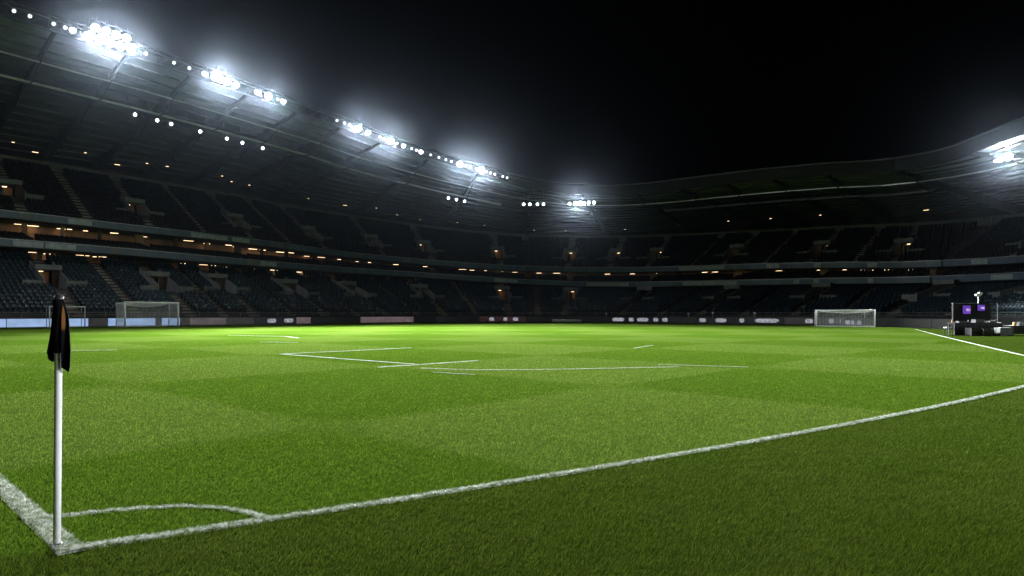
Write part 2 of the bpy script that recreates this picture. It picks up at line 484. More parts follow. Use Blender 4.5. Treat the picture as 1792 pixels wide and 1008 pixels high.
def make_vomitory(t, u, sf, parent):
    L = vom_depth(t, u, sf); _, T, N = PT(u); o = XY(u, sf); z = float(tier_z(t, np.array(u), sf)) - 0.05
    zb = float(tier_z(t, np.array(u), sf + L))
    root = MB().fbox(o, T, N, -1.04, 1.04, 0.0, L + 1.6, z - 0.12, z).build('vomitory', M['concrete'], parent)
    for sg in (-1, 1):
        t0, t1 = (1.02, 1.18) if sg > 0 else (-1.18, -1.02)
        MB().fbox(o, T, N, t0, t1, -0.35, L + 0.2, z - 0.3, z + 1.05, z, zb + 1.0).build('side_wall', M['vom'], root)
        t0, t1 = (1.24, 3.0) if sg > 0 else (-3.0, -1.24)
        MB().fbox(o, T, N, t0, t1, -0.25, -0.13, z - 0.2, z + 0.95).build('wing_wall', M['parapet'], root)
    cn = L * 0.45
    MB().fbox(o, T, N, -1.25, 1.25, cn, L + 0.35, z + 2.2, z + 2.75, z + 2.2, max(z + 2.75, zb + 0.25)).build('canopy', M['vom'], root)
    bw = MB(); bw.fbox(o, T, N, -1.0, 1.0, L + 1.2, L + 1.35, z + 0.003, z + 2.19)
    bw.build('back_wall', M['warmwall'], root)
    d = MB(); d.fbox(o, T, N, -0.75, -0.1, L + 1.1, L + 1.18, z + 0.01, z + 2.0)
    d.build('door', M['dark'], root)
    MB().fbox(o, T, N, -0.25, 0.2, L + 0.35, L + 0.6, z + 2.12, z + 2.18).build('lamp', M['warm2'], root)

# ------------------------------------------------------------------ seats
def seat_template():
    mb = MB()
    mb.hexa([(-0.215, 0.02, 0.40), (0.215, 0.02, 0.40), (0.215, 0.06, 0.40), (-0.215, 0.06, 0.40),
             (-0.19, 0.12, 0.84), (0.19, 0.12, 0.84), (0.19, 0.155, 0.82), (-0.19, 0.155, 0.82)])       # backrest
    mb.hexa([(-0.205, -0.14, 0.43), (0.205, -0.14, 0.43), (0.205, 0.01, 0.38), (-0.205, 0.01, 0.38),
             (-0.20, -0.09, 0.70), (0.20, -0.09, 0.70), (0.20, 0.02, 0.66), (-0.20, 0.02, 0.66)])       # tipped-up seat
    mb.hexa([(-0.16, -0.02, 0.0), (0.16, -0.02, 0.0), (0.16, 0.08, 0.0), (-0.16, 0.08, 0.0),
             (-0.16, -0.02, 0.40), (0.16, -0.02, 0.40), (0.16, 0.06, 0.40), (-0.16, 0.06, 0.40)])       # bracket
    return np.array(mb.v), np.array(mb.f)
SV, SF = seat_template()

def seat_spots(t, u0, u1):
    s0, s1, n, a, b = TIER[t]; out = []
    ds = (s1 - s0) / n
    for k in range(n):
        s = s0 + ds * (k + 0.45)
        fine = np.arange(u0, u1, 0.05); arc = np.cumsum(0.05 * (1 + s * kap(fine)))
        us = np.interp(np.arange(0.3, arc[-1], 0.51), arc, fine)
        ok = np.ones(len(us), bool); sc = 1 + s * kap(us)
        for uv, sf in VOM.get(t, []):
            L = vom_depth(t, uv, sf); dist = abs(us - uv) * sc
            if sf - 0.9 < s < sf + L + 0.5: ok &= dist > 1.5
            if sf - 0.8 < s < sf + 0.5: ok &= dist > 3.2
            ok &= dist > 0.75
        for ua in AISLE.get(t, []):
            ok &= abs(us - ua) * sc > 0.6
        us = us[ok]
        P, T, N = PT(us); za, zb = a(us), b(us)
        z = za + (zb - za) * (k + 1) / n
        p = P + N * s
        out.append(np.column_stack([p, z, T, N]))
    return np.vstack(out)

# ------------------------------------------------------------------ ground
gx, gy = np.array([-125, 125.0]), np.array([-45, 195.0])
g = link('ground', np_mesh('ground', [(-125, -45, 0), (125, -45, 0), (125, 195, 0), (-125, 195, 0)], [(0, 1, 2, 3)]), M['turf'])
tag(g, kind='structure')

# painted lines: polylines on the turf, width, name
def smooth_poly(pts, n):
    pts = np.array(pts, float); d = np.r_[0, np.cumsum(np.hypot(*np.diff(pts, axis=0).T))]
    return np.column_stack([np.interp(np.linspace(0, d[-1], n), d, pts[:, i]) for i in (0, 1)])
xb = np.linspace(-2.62, 16.0, 60)
LINES = [
 ('goal_line', np.column_stack([xb, np.polyval(LB, xb)]), 0.098, 'goal line sweeping from the corner flag to the right edge'),
 ('touchline', smooth_poly([(-2.56, 3.99), (-4.1, 5.50), (-9.0, 10.3), (-14.0, 15.2)], 60), 0.135, 'touchline running off to the left from the corner flag'),
 ('corner_arc', None, 0.095, 'curved corner arc beside the flag'),
 ('penalty_area_line', smooth_poly([(-7.79, 23.01), (-5.2, 20.7), (-2.63, 18.46)], 20), 0.065, None),
 ('penalty_area_line', smooth_poly([(-7.7, 23.05), (-5.51, 25.4), (-4.0, 27.1)], 20), 0.07, None),
 ('goal_area_line', smooth_poly([(-3.4, 17.45), (-1.32, 19.5), (-1.0, 19.85)], 20), 0.07, None),
 ('penalty_arc_line', smooth_poly([(-2.3, 17.14), (-0.91, 16.62), (0.4, 16.7), (1.46, 16.88), (4.29, 17.6)], 30), 0.06, None),
 ('goal_area_line', smooth_poly([(3.9, 18.3), (4.3, 18.16), (6.04, 17.5)], 16), 0.075, None),
 ('short_dash_line', smooth_poly([(-1.88, 16.0), (-0.84, 15.34)], 8), 0.035, None),
 ('short_dash_line', smooth_poly([(4.75, 26.8), (6.01, 29.2)], 8), 0.06, None),
 ('short_dash_line', smooth_poly([(-16.6, 25.0), (-14.7, 25.5)], 8), 0.09, None),
 ('short_dash_line', smooth_poly([(-17.4, 42.0), (-13.2, 40.0), (-11.7, 37.5)], 14), 0.09, None),
 ('short_dash_line', smooth_poly([(-11.9, 32.35), (-10.0, 32.0)], 8), 0.08, None),
]
yr = np.linspace(20.0, 57.5, 60)
LINES.append(('far_touchline', np.column_stack([np.polyval(LR, yr), yr]), 0.065, None))
# quarter arc round the corner, as laid
arc_c = np.array([(-3.30, 4.62), (-3.07, 4.70), (-2.86, 4.80), (-2.62, 4.88), (-2.40, 4.92), (-2.16, 4.90), (-1.95, 4.83), (-1.78, 4.73), (-1.66, 4.63)])
tt = np.linspace(0, len(arc_c) - 1, 50)
def catmull(p, t):
    out = []
    for x in t:
        i = min(int(x), len(p) - 2); f = x - i
        a, b, c, d = p[max(i - 1, 0)], p[i], p[i + 1], p[min(i + 2, len(p) - 1)]
        out.append(0.5 * ((2 * b) + (-a + c) * f + (2 * a - 5 * b + 4 * c - d) * f * f + (-a + 3 * b - 3 * c + d) * f ** 3))
    return np.array(out)
LINES[2] = ('corner_arc', catmull(arc_c, tt), 0.066, LINES[2][3])

def poly_dist(P, poly):
    best = np.full(len(P), 9e9)
    for i in range(len(poly) - 1):
        a, b = poly[i], poly[i + 1]; ab = b - a; t = np.clip(((P - a) @ ab) / (ab @ ab), 0, 1)
        best = np.minimum(best, np.hypot(*(P - (a + t[:, None] * ab)).T))
    return best

def blades_mesh(name, P, hgt, wid, lean_dir, lean_amt, simple=False):
    """three-triangle grass blades at points P (n,2); one triangle each when simple"""
    n = len(P); ang = rng.uniform(0, 2 * np.pi, n)
    side = np.column_stack([np.cos(ang), np.sin(ang)]) * (wid / 2)[:, None]
    la = lean_dir + rng.normal(0, 0.9, n)
    ld = np.column_stack([np.cos(la), np.sin(la)]) * (hgt * lean_amt * rng.uniform(0.35, 1.3, n))[:, None]
    k = 3 if simple else 5
    V = np.zeros((n, k, 3))
    V[:, 0, :2] = P - side; V[:, 1, :2] = P + side
    if not simple:
        V[:, 2, :2] = P + ld * 0.35 - side * 0.75; V[:, 3, :2] = P + ld * 0.35 + side * 0.75
        V[:, 2, 2] = V[:, 3, 2] = hgt * 0.58
    V[:, k - 1, :2] = P + ld; V[:, k - 1, 2] = hgt
    F = np.array([(0, 1, 2)] if simple else [(0, 1, 3), (0, 3, 2), (2, 3, 4)])
    F = (np.arange(n)[:, None, None] * k + F).reshape(-1, 3)
    me = np_mesh(name, V.reshape(-1, 3), F)
    at = me.attributes.new('rnd', 'FLOAT', 'POINT')
    at.data.foreach_set('value', np.repeat(rng.uniform(0, 1, n), k).astype(np.float32))
    return me

# green blades: dense near the viewer, thinning out with distance
def sample_blades(total, dmin, dmax, p):
    q = rng.uniform(0, 1, total)                      # pdf(D) ~ D^(1-p)
    e = 2 - p
    D = (dmin ** e + q * (dmax ** e - dmin ** e)) ** (1 / e)
    X = rng.uniform(-1, 1, total) * (0.80 * D + 0.7)
    return np.column_stack([X, D])
BP = sample_blades(700000, 3.1, 34.0, 2.5)
D = BP[:, 1]
keep = np.ones(len(BP), bool)
for nm, poly, w, lb in LINES:
    keep &= poly_dist(BP, poly) > w / 2
BP = BP[keep]; D = D[keep]
hg = (0.014 + 0.018 * rng.uniform(0, 1, len(BP))) * np.clip(1.12 - D / 45, 0.4, 1)
wd = 0.0029 * (D / 4) ** 0.85
nearb = D < 8.5
gb = link('grass_blades', blades_mesh('grass_blades', BP[nearb], hg[nearb], wd[nearb], -0.5, 0.9), M['blade'])
tag(gb, 'short mown green turf in the foreground round the corner', 'grass', kind='stuff')
gb = link('grass_blades', blades_mesh('grass_blades', BP[~nearb], hg[~nearb], wd[~nearb] * 1.5, -0.5, 0.9, True), M['blade'])
tag(gb, 'short mown green turf farther out on the pitch', 'grass', kind='stuff')

# the lines themselves: a painted sheet plus painted blades standing in it, one object per line
M['line_blade'] = line_material('white_painted_blades', (0.62, 0.65, 0.60), (0.22, 0.29, 0.13))
for nm, poly, w, lb in LINES:
    t = np.gradient(poly, axis=0); t /= np.hypot(*t.T)[:, None]; nrm = np.column_stack([-t[:, 1], t[:, 0]])
    near = poly[:, 1].min() < 9
    zt = 0.006 if near else 0.015
    n = len(poly); ww = w / 2 * (1 + 0.08 * rng.normal(0, 1, n))
    L_, R_ = poly + nrm * ww[:, None], poly - nrm * ww[:, None]
    V = np.vstack([np.column_stack([L_, np.full(n, zt)]), np.column_stack([R_, np.full(n, zt)]),
                   np.column_stack([L_, np.full(n, 0.001)]), np.column_stack([R_, np.full(n, 0.001)])])
    F = []
    for i in range(n - 1):
        F += [(i, n + i, n + i + 1, i + 1), (2 * n + i, i, i + 1, 2 * n + i + 1), (n + i, 3 * n + i, 3 * n + i + 1, n + i + 1)]
    o = link(nm, np_mesh(nm, V, np.array(F)), M['line'] if near or nm == 'far_touchline' else M['worn_line'])
    tag(o, kind='structure')
    if near:
        seg = np.hypot(*np.diff(poly, axis=0).T); Lt = np.r_[0, np.cumsum(seg)]
        # blade density follows distance along the line
        m = int(Lt[-1] * 900 if nm == 'goal_line' else Lt[-1] * 1300)
        q = rng.uniform(0, 1, m) ** (1.7 if nm != 'corner_arc' else 1.0) * Lt[-1]
        c = np.column_stack([np.interp(q, Lt, poly[:, i]) for i in (0, 1)]); nn = np.column_stack([np.interp(q, Lt, nrm[:, i]) for i in (0, 1)])
        Pb = c + nn * (rng.uniform(-0.54, 0.54, m) * w)[:, None]
        Db = np.hypot(Pb[:, 0], Pb[:, 1])
        me = blades_mesh('painted_blades', Pb, 0.018 + 0.010 * rng.uniform(0, 1, m), 0.0040 * (Db / 4) ** 0.8, -0.5, 0.75)
        tag(link('painted_blades', me, M['line_blade'], o), kind='stuff')

# ------------------------------------------------------------------ grandstands
STANDS = [
 (0.0, 103.0, 'tall three-tier grandstand along the left, a line of floodlights on its roof edge'),
 (103.0, 151.0, 'three-tier grandstand across the far end behind the small white goal'),
 (151.0, 245.0, 'dark grandstand at the right edge behind the black booth with purple screens'),
]
ROOFS = []
ALLSEATS = []
for gi, (u0, u1, lab) in enumerate(STANDS):
    root = empty('grandstand', (*XY((u0 + u1) / 2, 10.0), 0))
    root_inv = Matrix.Translation(-root.location)
    tag(root, lab, 'grandstand', 'grandstands round the pitch')
    G0 = len(bpy.data.objects)
    e = 0.02
    a, b = u0 + e, u1 - e
    # concrete tiers
    for t in TIER: make_terrace(t, a, b, root)
    # front wall and barrier
    sweep('front_wall', a, b, [(1.15, 0.003), (1.4, 0.003), (1.4, 1.0), (1.15, 1.0)], M['dark'], root)
    sweep('front_gangway', a, b, [(1.42, 0.9), (2.18, 0.9), (2.18, 0.94), (1.42, 0.94)], M['concrete'], root)
    us = stations(max(a, 28), min(b, 182), 1.2); mb = MB()
    mb.tube([(*XY(u, 1.28), 1.42) for u in us], 0.03, 6)
    mb.tube([(*XY(u, 1.28), 1.2) for u in us], 0.02, 6)
    for u in us[::2]: mb.tube([(*XY(u, 1.28), 1.0), (*XY(u, 1.28), 1.42)], 0.028, 6)
    mb.build('handrail', M['rail'], root)
    # balcony fascias, panel by panel
    bay = np.linspace(a, b, max(2, int(round((b - a) / 6.0))) + 1)
    for i in range(len(bay) - 1):
        p, q = bay[i] + 0.012, bay[i + 1] - 0.012
        for f, s in ((low_t, 14.0), (up_t, 17.0)):
            sweep('fascia_panel', p, q, [(s - 0.16, lambda u, f=f: f(u) - 0.76), (s, lambda u, f=f: f(u) - 0.76), (s, f), (s - 0.16, lambda u, f=f: f(u) + 0.0)], M['fascia'], root)
    for f, s in ((low_t, 14.0), (up_t, 17.0)):
        sweep('fascia_cap', a, b, [(s - 0.20, lambda u, f=f: f(u) + 0.003), (s + 0.04, lambda u, f=f: f(u) + 0.003), (s + 0.04, lambda u, f=f: f(u) + 0.07), (s - 0.20, lambda u, f=f: f(u) + 0.07)], M['rail'], root)
    # slabs over the two concourses, their walls
    sweep('lower_ceiling', a, b, [(14.01, lambda u: low_t(u) - 0.80), (23.0, lambda u: low_t(u) - 0.80), (23.0, lambda u: low_t(u) - 0.62), (14.01, lambda u: low_t(u) - 0.62)], M['concrete'], root)
    sweep('upper_ceiling', a, b, [(17.01, lambda u: up_t(u) - 0.80), (25.0, lambda u: up_t(u) - 0.80), (25.0, lambda u: up_t(u) - 0.62), (17.01, lambda u: up_t(u) - 0.62)], M['concrete'], root)
    sweep('lower_concourse_floor', a, b, [(17.02, lambda u: low_rear(u) - 0.2), (20.6, lambda u: low_rear(u) - 0.2), (20.6, lambda u: low_rear(u) - 0.02), (17.02, lambda u: low_rear(u) - 0.02)], M['concrete'], root)
    sweep('upper_concourse_floor', a, b, [(19.42, lambda u: low_t(u) + 0.35), (22.6, lambda u: low_t(u) + 0.35), (22.6, lambda u: low_t(u) + 0.53), (19.42, lambda u: low_t(u) + 0.53)], M['concrete'], root)
    sweep('lower_concourse_wall', a, b, [(20.0, lambda u: low_rear(u) - 0.015), (20.2, lambda u: low_rear(u) - 0.015), (20.2, lambda u: low_t(u) - 0.81), (20.0, lambda u: low_t(u) - 0.81)], M['warmwall'], root)
    sweep('upper_concourse_wall', a, b, [(22.0, lambda u: low_t(u) + 0.535), (22.2, lambda u: low_t(u) + 0.535), (22.2, lambda u: up_t(u) - 0.81), (22.0, lambda u: up_t(u) - 0.81)], M['warmwall'], root)
    # columns and partitions along both concourses
    cols = np.arange(math.ceil(a / 4.2) * 4.2, b - 0.4, 4.2)
    for u in cols:
        u = float(u) + random.uniform(-0.7, 0.7)
        if not (28 < u < 180): continue
        _, T, N = PT(u)
        o = XY(u, 19.6); w = random.choice((0.18, 0.25, 0.5))
        MB().fbox(o, T, N, -w, w, 0, 0.35, float(low_t(u)) + 0.54, float(up_t(u)) - 0.81).build('column', M['rearwall'] if random.random() < .6 else M['warmwall'], root)
        o = XY(u + 1.1, 18.0)
        MB().fbox(o, T, N, -w, w, 0, 0.35, float(low_rear(u)) + 0.0, float(low_t(u)) - 0.81).build('column', M['rearwall'] if random.random() < .6 else M['vom'], root)
    # top of the upper tier
    sweep('parapet', a, b, [(31.75, lambda u: band_t(u) - 1.4), (32.0, lambda u: band_t(u) - 1.4), (32.0, band_t), (31.75, band_t)], M['parapet'], root)
    sweep('top_gangway', a, b, [(32.02, lambda u: band_t(u) - 1.35), (39.8, lambda u: band_t(u) - 1.35), (39.8, lambda u: band_t(u) - 1.2), (32.02, lambda u: band_t(u) - 1.2)], M['concrete'], root, 3)
    sweep('rear_wall', a, b, [(39.85, 0.0), (40.2, 0.0), (40.2, lambda u: deck_z(u, 40.2) - 0.02), (39.85, lambda u: deck_z(u, 39.85) - 0.02)], M['rearwall'], root, 3)
    # roof: panels bay by bay, rafters, purlins, edge truss
    rb = np.linspace(a, b, max(2, int(round((b - a) / 7.0))) + 1)
    for i in range(len(rb) - 1):
        p, q = rb[i] + 0.03, rb[i + 1] - 0.03
        for sa, sb, mm in ((5.2, 10.9, 'glazed'), (11.2, 20.9, 'deck'), (21.1, 30.9, 'deck'), (31.1, 40.6, 'deck')):
            sweep('roof_panel', p, q, [(sa, lambda u, s=sa: deck_z(u, s)), (sb, lambda u, s=sb: deck_z(u, s)), (sb, lambda u, s=sb: deck_z(u, s) + 0.22), (sa, lambda u, s=sa: deck_z(u, s) + 0.22)], M[mm], root, 1.8)
    for u in rb[:-1]:
        u = float(u) + 0.01
        _, T, N = PT(u); mb = MB()
        for sa, sb, da, db in ((5.3, 15.0, 0.35, 0.75), (15.0, 28.0, 0.75, 1.15), (28.0, 39.8, 1.15, 1.3)):
            o = XY(u, sa); z1 = float(deck_z(u, sa)) - 0.004; z2 = float(deck_z(u, sb)) - 0.004
            mb.fbox(o, T, N, -0.16, 0.16, 0, sb - sa, z1 - da, z1, z2 - db, z2)
        raf = mb.build('rafter', M['steel'], root)
        mb = MB()
        for sa in (9.0, 17.0, 25.0):
            p1 = (*XY(u, sa), float(deck_z(u, sa)) - 0.6); p2 = (*XY(u, sa + 4.5), float(deck_z(u, sa + 4.5)) - 1.7)
            p3 = (*XY(u, sa + 8.0), float(deck_z(u, sa + 8.0)) - 0.9)
            mb.tube([p1, p2, p3], 0.08, 6)
        mb.build('brace', M['steel'], raf)
    for s in np.arange(7.2, 39.0, 2.3):
        s = float(s)
        sweep('purlin', a, b, [(s - 0.07, lambda u: deck_z(u, s) - 0.22), (s + 0.07, lambda u: deck_z(u, s) - 0.22), (s + 0.07, lambda u: deck_z(u, s) - 0.002), (s - 0.07, lambda u: deck_z(u, s) - 0.002)], M['steel'], root, 1.8)
    # pale gutter beams under the deck
    sweep('gutter_beam', a, b, [(10.93, lambda u: deck_z(u, 11) - 0.75), (11.17, lambda u: deck_z(u, 11) - 0.75), (11.17, lambda u: deck_z(u, 11) + 0.1), (10.93, lambda u: deck_z(u, 11) + 0.1)], M['steel'], root, 1.8)
    sweep('gutter_lip', a, b, [(10.78, lambda u: deck_z(u, 11) - 0.80), (10.92, lambda u: deck_z(u, 11) - 0.80), (10.92, lambda u: deck_z(u, 11) - 0.66), (10.78, lambda u: deck_z(u, 11) - 0.66)], M['white_edge'], root, 1.8)
    if gi < 2:
        c0, c1 = (a, 100.0) if gi == 0 else (118, b)
        sweep('catwalk', c0, c1, [(14.6, lambda u: deck_z(u, 15) - 1.35), (15.6, lambda u: deck_z(u, 15) - 1.35), (15.6, lambda u: deck_z(u, 15) - 1.25), (14.6, lambda u: deck_z(u, 15) - 1.25)], M['steel'], root, 1.8)
        for u in np.arange(c0 + 0.8, c1, 2.4):
            z = float(deck_z(u, 15)); _, T, N = PT(u); o = XY(u, 14.62)
            MB().fbox(o, T, N, -0.03, 0.03, 0, 0.06, z - 1.25, z - 0.01).build('catwalk_hanger', M['steel'], root)
        sweep('catwalk_kickboard', c0, c1, [(14.52, lambda u: deck_z(u, 15) - 1.40), (14.59, lambda u: deck_z(u, 15) - 1.40), (14.59, lambda u: deck_z(u, 15) - 1.12), (14.52, lambda u: deck_z(u, 15) - 1.12)], M['white_edge'] if gi == 0 else M['steel'], root, 1.8)
    # edge truss
    for s, dz, hh in ((4.85, 0.0, 0.22), (4.85, -1.55, 0.2), (3.7, -0.9, 0.16)) if gi == 0 else ((4.85, 0.0, 0.14),):
        sweep('truss_chord', a, b, [(s - 0.11, lambda u: roof_t(u) + dz - hh), (s + 0.11, lambda u: roof_t(u) + dz - hh), (s + 0.11, lambda u: roof_t(u) + dz), (s - 0.11, lambda u: roof_t(u) + dz)], M['steel'], root, 1.8)
    mb = MB(); k = 0
    for u in np.arange(a + 0.3, b - 1.4, 1.75) if gi == 0 else ():
        z, z2 = float(roof_t(u)), float(roof_t(u + 1.75))
        p = (*XY(u, 4.85), z - 0.2); q = (*XY(u, 4.85), z - 1.6); r = (*XY(u, 3.7), z - 0.98)
        mb.tube([p, q], 0.05, 5); mb.tube([q, r, p], 0.04, 5)
        if u + 1.75 < b: mb.tube([q, (*XY(u + 1.75, 4.85), z2 - 0.2)], 0.045, 5)
    if gi == 0: mb.build('truss_web', M['steel'], root)
    sweep('edge_fascia', a, b, [(4.98, lambda u: roof_t(u) - 1.62), (5.10, lambda u: roof_t(u) - 1.62), (5.10, lambda u: roof_t(u) - 0.1), (4.98, lambda u: roof_t(u) - 0.1)], M['black'], root, 1.8)
    # brown pillars over the doorways of the far end
    for u in (100.0, 107.6, 115.9, 126.8, 139.8, 150.4):
        if u0 <= u < u1:
            _, T, N = PT(u)
            MB().fbox(XY(u, 17.05), T, N, -0.75, 0.75, 0, 0.4, float(low_rear(u)) + 0.003, float(low_t(u)) - 0.81).build('pillar', M['warmwall'], root)
            MB().fbox(XY(u, 18.3), T, N, -0.6, 0.6, 0, 0.4, float(low_t(u)) + 0.4, float(up_t(u)) - 0.81).build('pillar', M['warmwall'], root)
    # aisles and doorways
    for t in VOM:
        s0, s1 = TIER[t][0], TIER[t][1]
        for uv, sf in VOM[t]:
            if u0 <= uv < u1:
                make_vomitory(t, uv, sf, root)
                make_stairs(t, uv, s0, sf - 0.2, root)
                make_stairs(t, uv, sf + vom_depth(t, uv, sf) + 0.5, s1, root)
    for t in AISLE:
        for ua in AISLE[t]:
            if u0 <= ua < u1: make_stairs(t, ua, TIER[t][0], TIER[t][1], root, 0.9)
    # seats
    lo, hi = max(a, 26.0), min(b, 182.0)
    for t in TIER:
        sp = seat_spots(t, lo + 0.3, hi - 0.3)
        ALLSEATS.append((gi, t, sp, root))
    # everything above was laid out in world metres: hang it under the stand's own origin
    for o in list(root.children):
        o.matrix_parent_inverse = root_inv

# the 300 seats that show largest stand alone, the rest of each tier is one part
allp = np.vstack([np.column_stack([sp[:, :3], np.full(len(sp), i), np.arange(len(sp))]) for i, (gi, t, sp, r) in enumerate(ALLSEATS)])
infr = (np.abs(allp[:, 0] / allp[:, 1]) < 0.73) & (allp[:, 1] > 5)
booth = (allp[:, 0] / allp[:, 1] > 0.60)
d = np.where(infr & ~booth, np.linalg.norm(allp[:, :3] - np.array([0, 0, EYE]), axis=1), 9e9)
pick = set(np.argsort(d)[:300].tolist())
seat_me = np_mesh('seat', SV, SF); seat_me.materials.append(M['seat'])
base = 0
for i, (gi, t, sp, root) in enumerate(ALLSEATS):
    idx = np.array([k for k in range(len(sp)) if (base + k) not in pick], int)
    sing = [k for k in range(len(sp)) if (base + k) in pick]
    base += len(sp)
    q = sp[idx]
    if len(q):
        jit = rng.normal(0, 1, (len(q), 3)) * np.array([0.012, 0.02, 0.0])
        loc = SV[None, :, :] * np.array([1, 1, 1.0]) + jit[:, None, :]
        # some seats left folded down / missing height variation
        W = q[:, None, :2] + loc[..., 0:1] * q[:, None, 3:5] + loc[..., 1:2] * q[:, None, 5:7]
        V = np.concatenate([W, (q[:, 2, None] + loc[..., 2] + 0.004)[..., None]], -1).reshape(-1, 3)
        F = (np.arange(len(q))[:, None, None] * len(SV) + SF).reshape(-1, 4)
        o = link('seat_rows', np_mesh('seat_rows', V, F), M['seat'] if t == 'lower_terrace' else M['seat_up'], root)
        o.matrix_parent_inverse = Matrix.Translation(-root.location)
        tag(o, kind='stuff')
    for k in sing:
        o = bpy.data.objects.new('seat', seat_me); COL.objects.link(o); o.parent = root
        o.matrix_parent_inverse = Matrix.Translation(-root.location)
        o.location = (sp[k, 0], sp[k, 1], sp[k, 2] + 0.004)
        o.rotation_euler = (0, 0, math.atan2(sp[k, 4], sp[k, 3]))

ROOT = {gi: r for gi, t, sp, r in ALLSEATS}
def stand_of(u): return 0 if u < 103 else (1 if u < 151 else 2)
# pale sign panels on the fascias
for f, s, lst in ((up_t, 17.0, [(40.8, 41.8), (45.5, 48.0), (59.8, 64.8), (65.5, 68.0), (72.5, 73.2), (84.0, 85.2), (89.5, 90.5), (119.0, 125.2), (131.8, 133.8), (138.8, 139.8), (146.0, 147.2), (151.9, 152.9)]),
                  (low_t, 14.0, [(39.5, 42.3), (42.5, 45.5), (49.2, 50.2), (66.0, 68.0), (68.1, 70.5), (99.2, 101.8), (109.5, 114.2), (120.2, 122.8), (122.9, 128.5), (137.0, 137.8), (139.8, 140.5), (146.8, 147.5), (153.6, 155.0)])):
    for p, q in lst:
        r = ROOT[stand_of(p)]
        o = sweep('sign_panel', p, q, [(s - 0.20, lambda u: f(u) - 0.68), (s - 0.163, lambda u: f(u) - 0.68), (s - 0.163, lambda u: f(u) - 0.08), (s - 0.20, lambda u: f(u) - 0.08)], M['sign'] if (q - p > 2.2 or p > 119) else M['parapet'], r)
        o.matrix_parent_inverse = Matrix.Translation(-r.location)

# ------------------------------------------------------------------ lamps on the concourses
def strip(u, s, z, w, mname, label, group, name='strip_light'):
    _, T, N = PT(u); o = XY(u, s)
    root = MB().fbox((0, 0), T, N, -w / 2 - 0.03, w / 2 + 0.03, -0.1, 0.1, 0.0, 0.06).build(name, M['rail'])
    root.location = (o[0], o[1], z)
    MB().fbox((0, 0), T, N, -w / 2, w / 2, -0.085, 0.085, -0.028, -0.003).build('diffuser', M[mname], root)
    tag(root, label, 'light', group)
UPL = [41.8, 43.0, 46.0, 46.8, 48.5, 51.5, 54.5, 55.2, 60.8, 63.8, 66.5, 68.2, 70.8, 72.2, 75.0, 76.2, 80.0, 82.0, 84.0, 86.0, 87.2, 89.8, 92.5, 96.5, 97.5, 98.8, 100.2, 101.8, 104.2, 106.0, 107.5, 111.0, 113.5, 115.8, 118.0, 120.8, 122.0, 125.5, 132.2, 138.8, 142.0, 144.2, 145.8, 147.2, 148.2, 149.5, 151.5, 152.8]
for side, lst, nm in ((0, [u for u in UPL if u < 103], 'the left stand'), (1, [u for u in UPL if u >= 103], 'the far stand')):
    for i, u in enumerate(lst):
        strip(u, 19.9 + random.uniform(0, 1.6), float(up_t(u)) - 0.88, random.choice((0.5, 0.9, 1.3)), random.choice(('warm', 'warm', 'warm2')),
              '%s warm strip light from the left under the upper balcony of %s' % (ordinal(i + 1), nm), 'warm strip lights under the upper balcony')
LOL = [42.5, 44.2, 47.0, 47.8, 48.8, 49.5, 59.2, 61.8, 63.2, 64.0, 65.2, 69.2, 72.2, 76.5, 78.5, 80.5, 83.0, 83.8, 88.5, 91.2, 92.2, 99.8, 107.5, 115.5, 126.2, 139.5, 150.0]
for side, lst, nm in ((0, [u for u in LOL if u < 103], 'the left stand'), (1, [u for u in LOL if u >= 103], 'the far stand')):
    for i, u in enumerate(lst):
        strip(u, 17.4 + random.uniform(0, 2.0), float(low_t(u)) - 0.88, random.choice((0.4, 0.8, 1.1)), random.choice(('warm', 'warm2')),
              '%s warm strip light from the left under the lower balcony of %s' % (ordinal(i + 1), nm), 'warm strip lights under the lower balcony')
RDL = [43.8, 46.8, 52.2, 57.2, 60.5, 63.2, 71.8, 74.2, 77.2, 84.8, 87.8, 90.2, 92.2, 94.2, 97.2, 99.5, 103.8, 106.5, 111.5, 116.2, 120.2, 126.0, 134.5, 143.2, 149.2]
for side, lst, nm in ((0, [u for u in RDL if u < 103], 'the left stand'), (1, [u for u in RDL if u >= 103], 'the far stand')):
    for i, u in enumerate(lst):
        ss = 33.0 + random.uniform(0, 3.5)
        strip(u, ss, float(deck_z(u, ss)) - 0.32, random.choice((0.3, 0.3, 0.7)), 'warm2',
              '%s small warm lamp from left under the roof back of %s' % (ordinal(i + 1), nm), 'small lamps under the roof', 'roof_lamp')

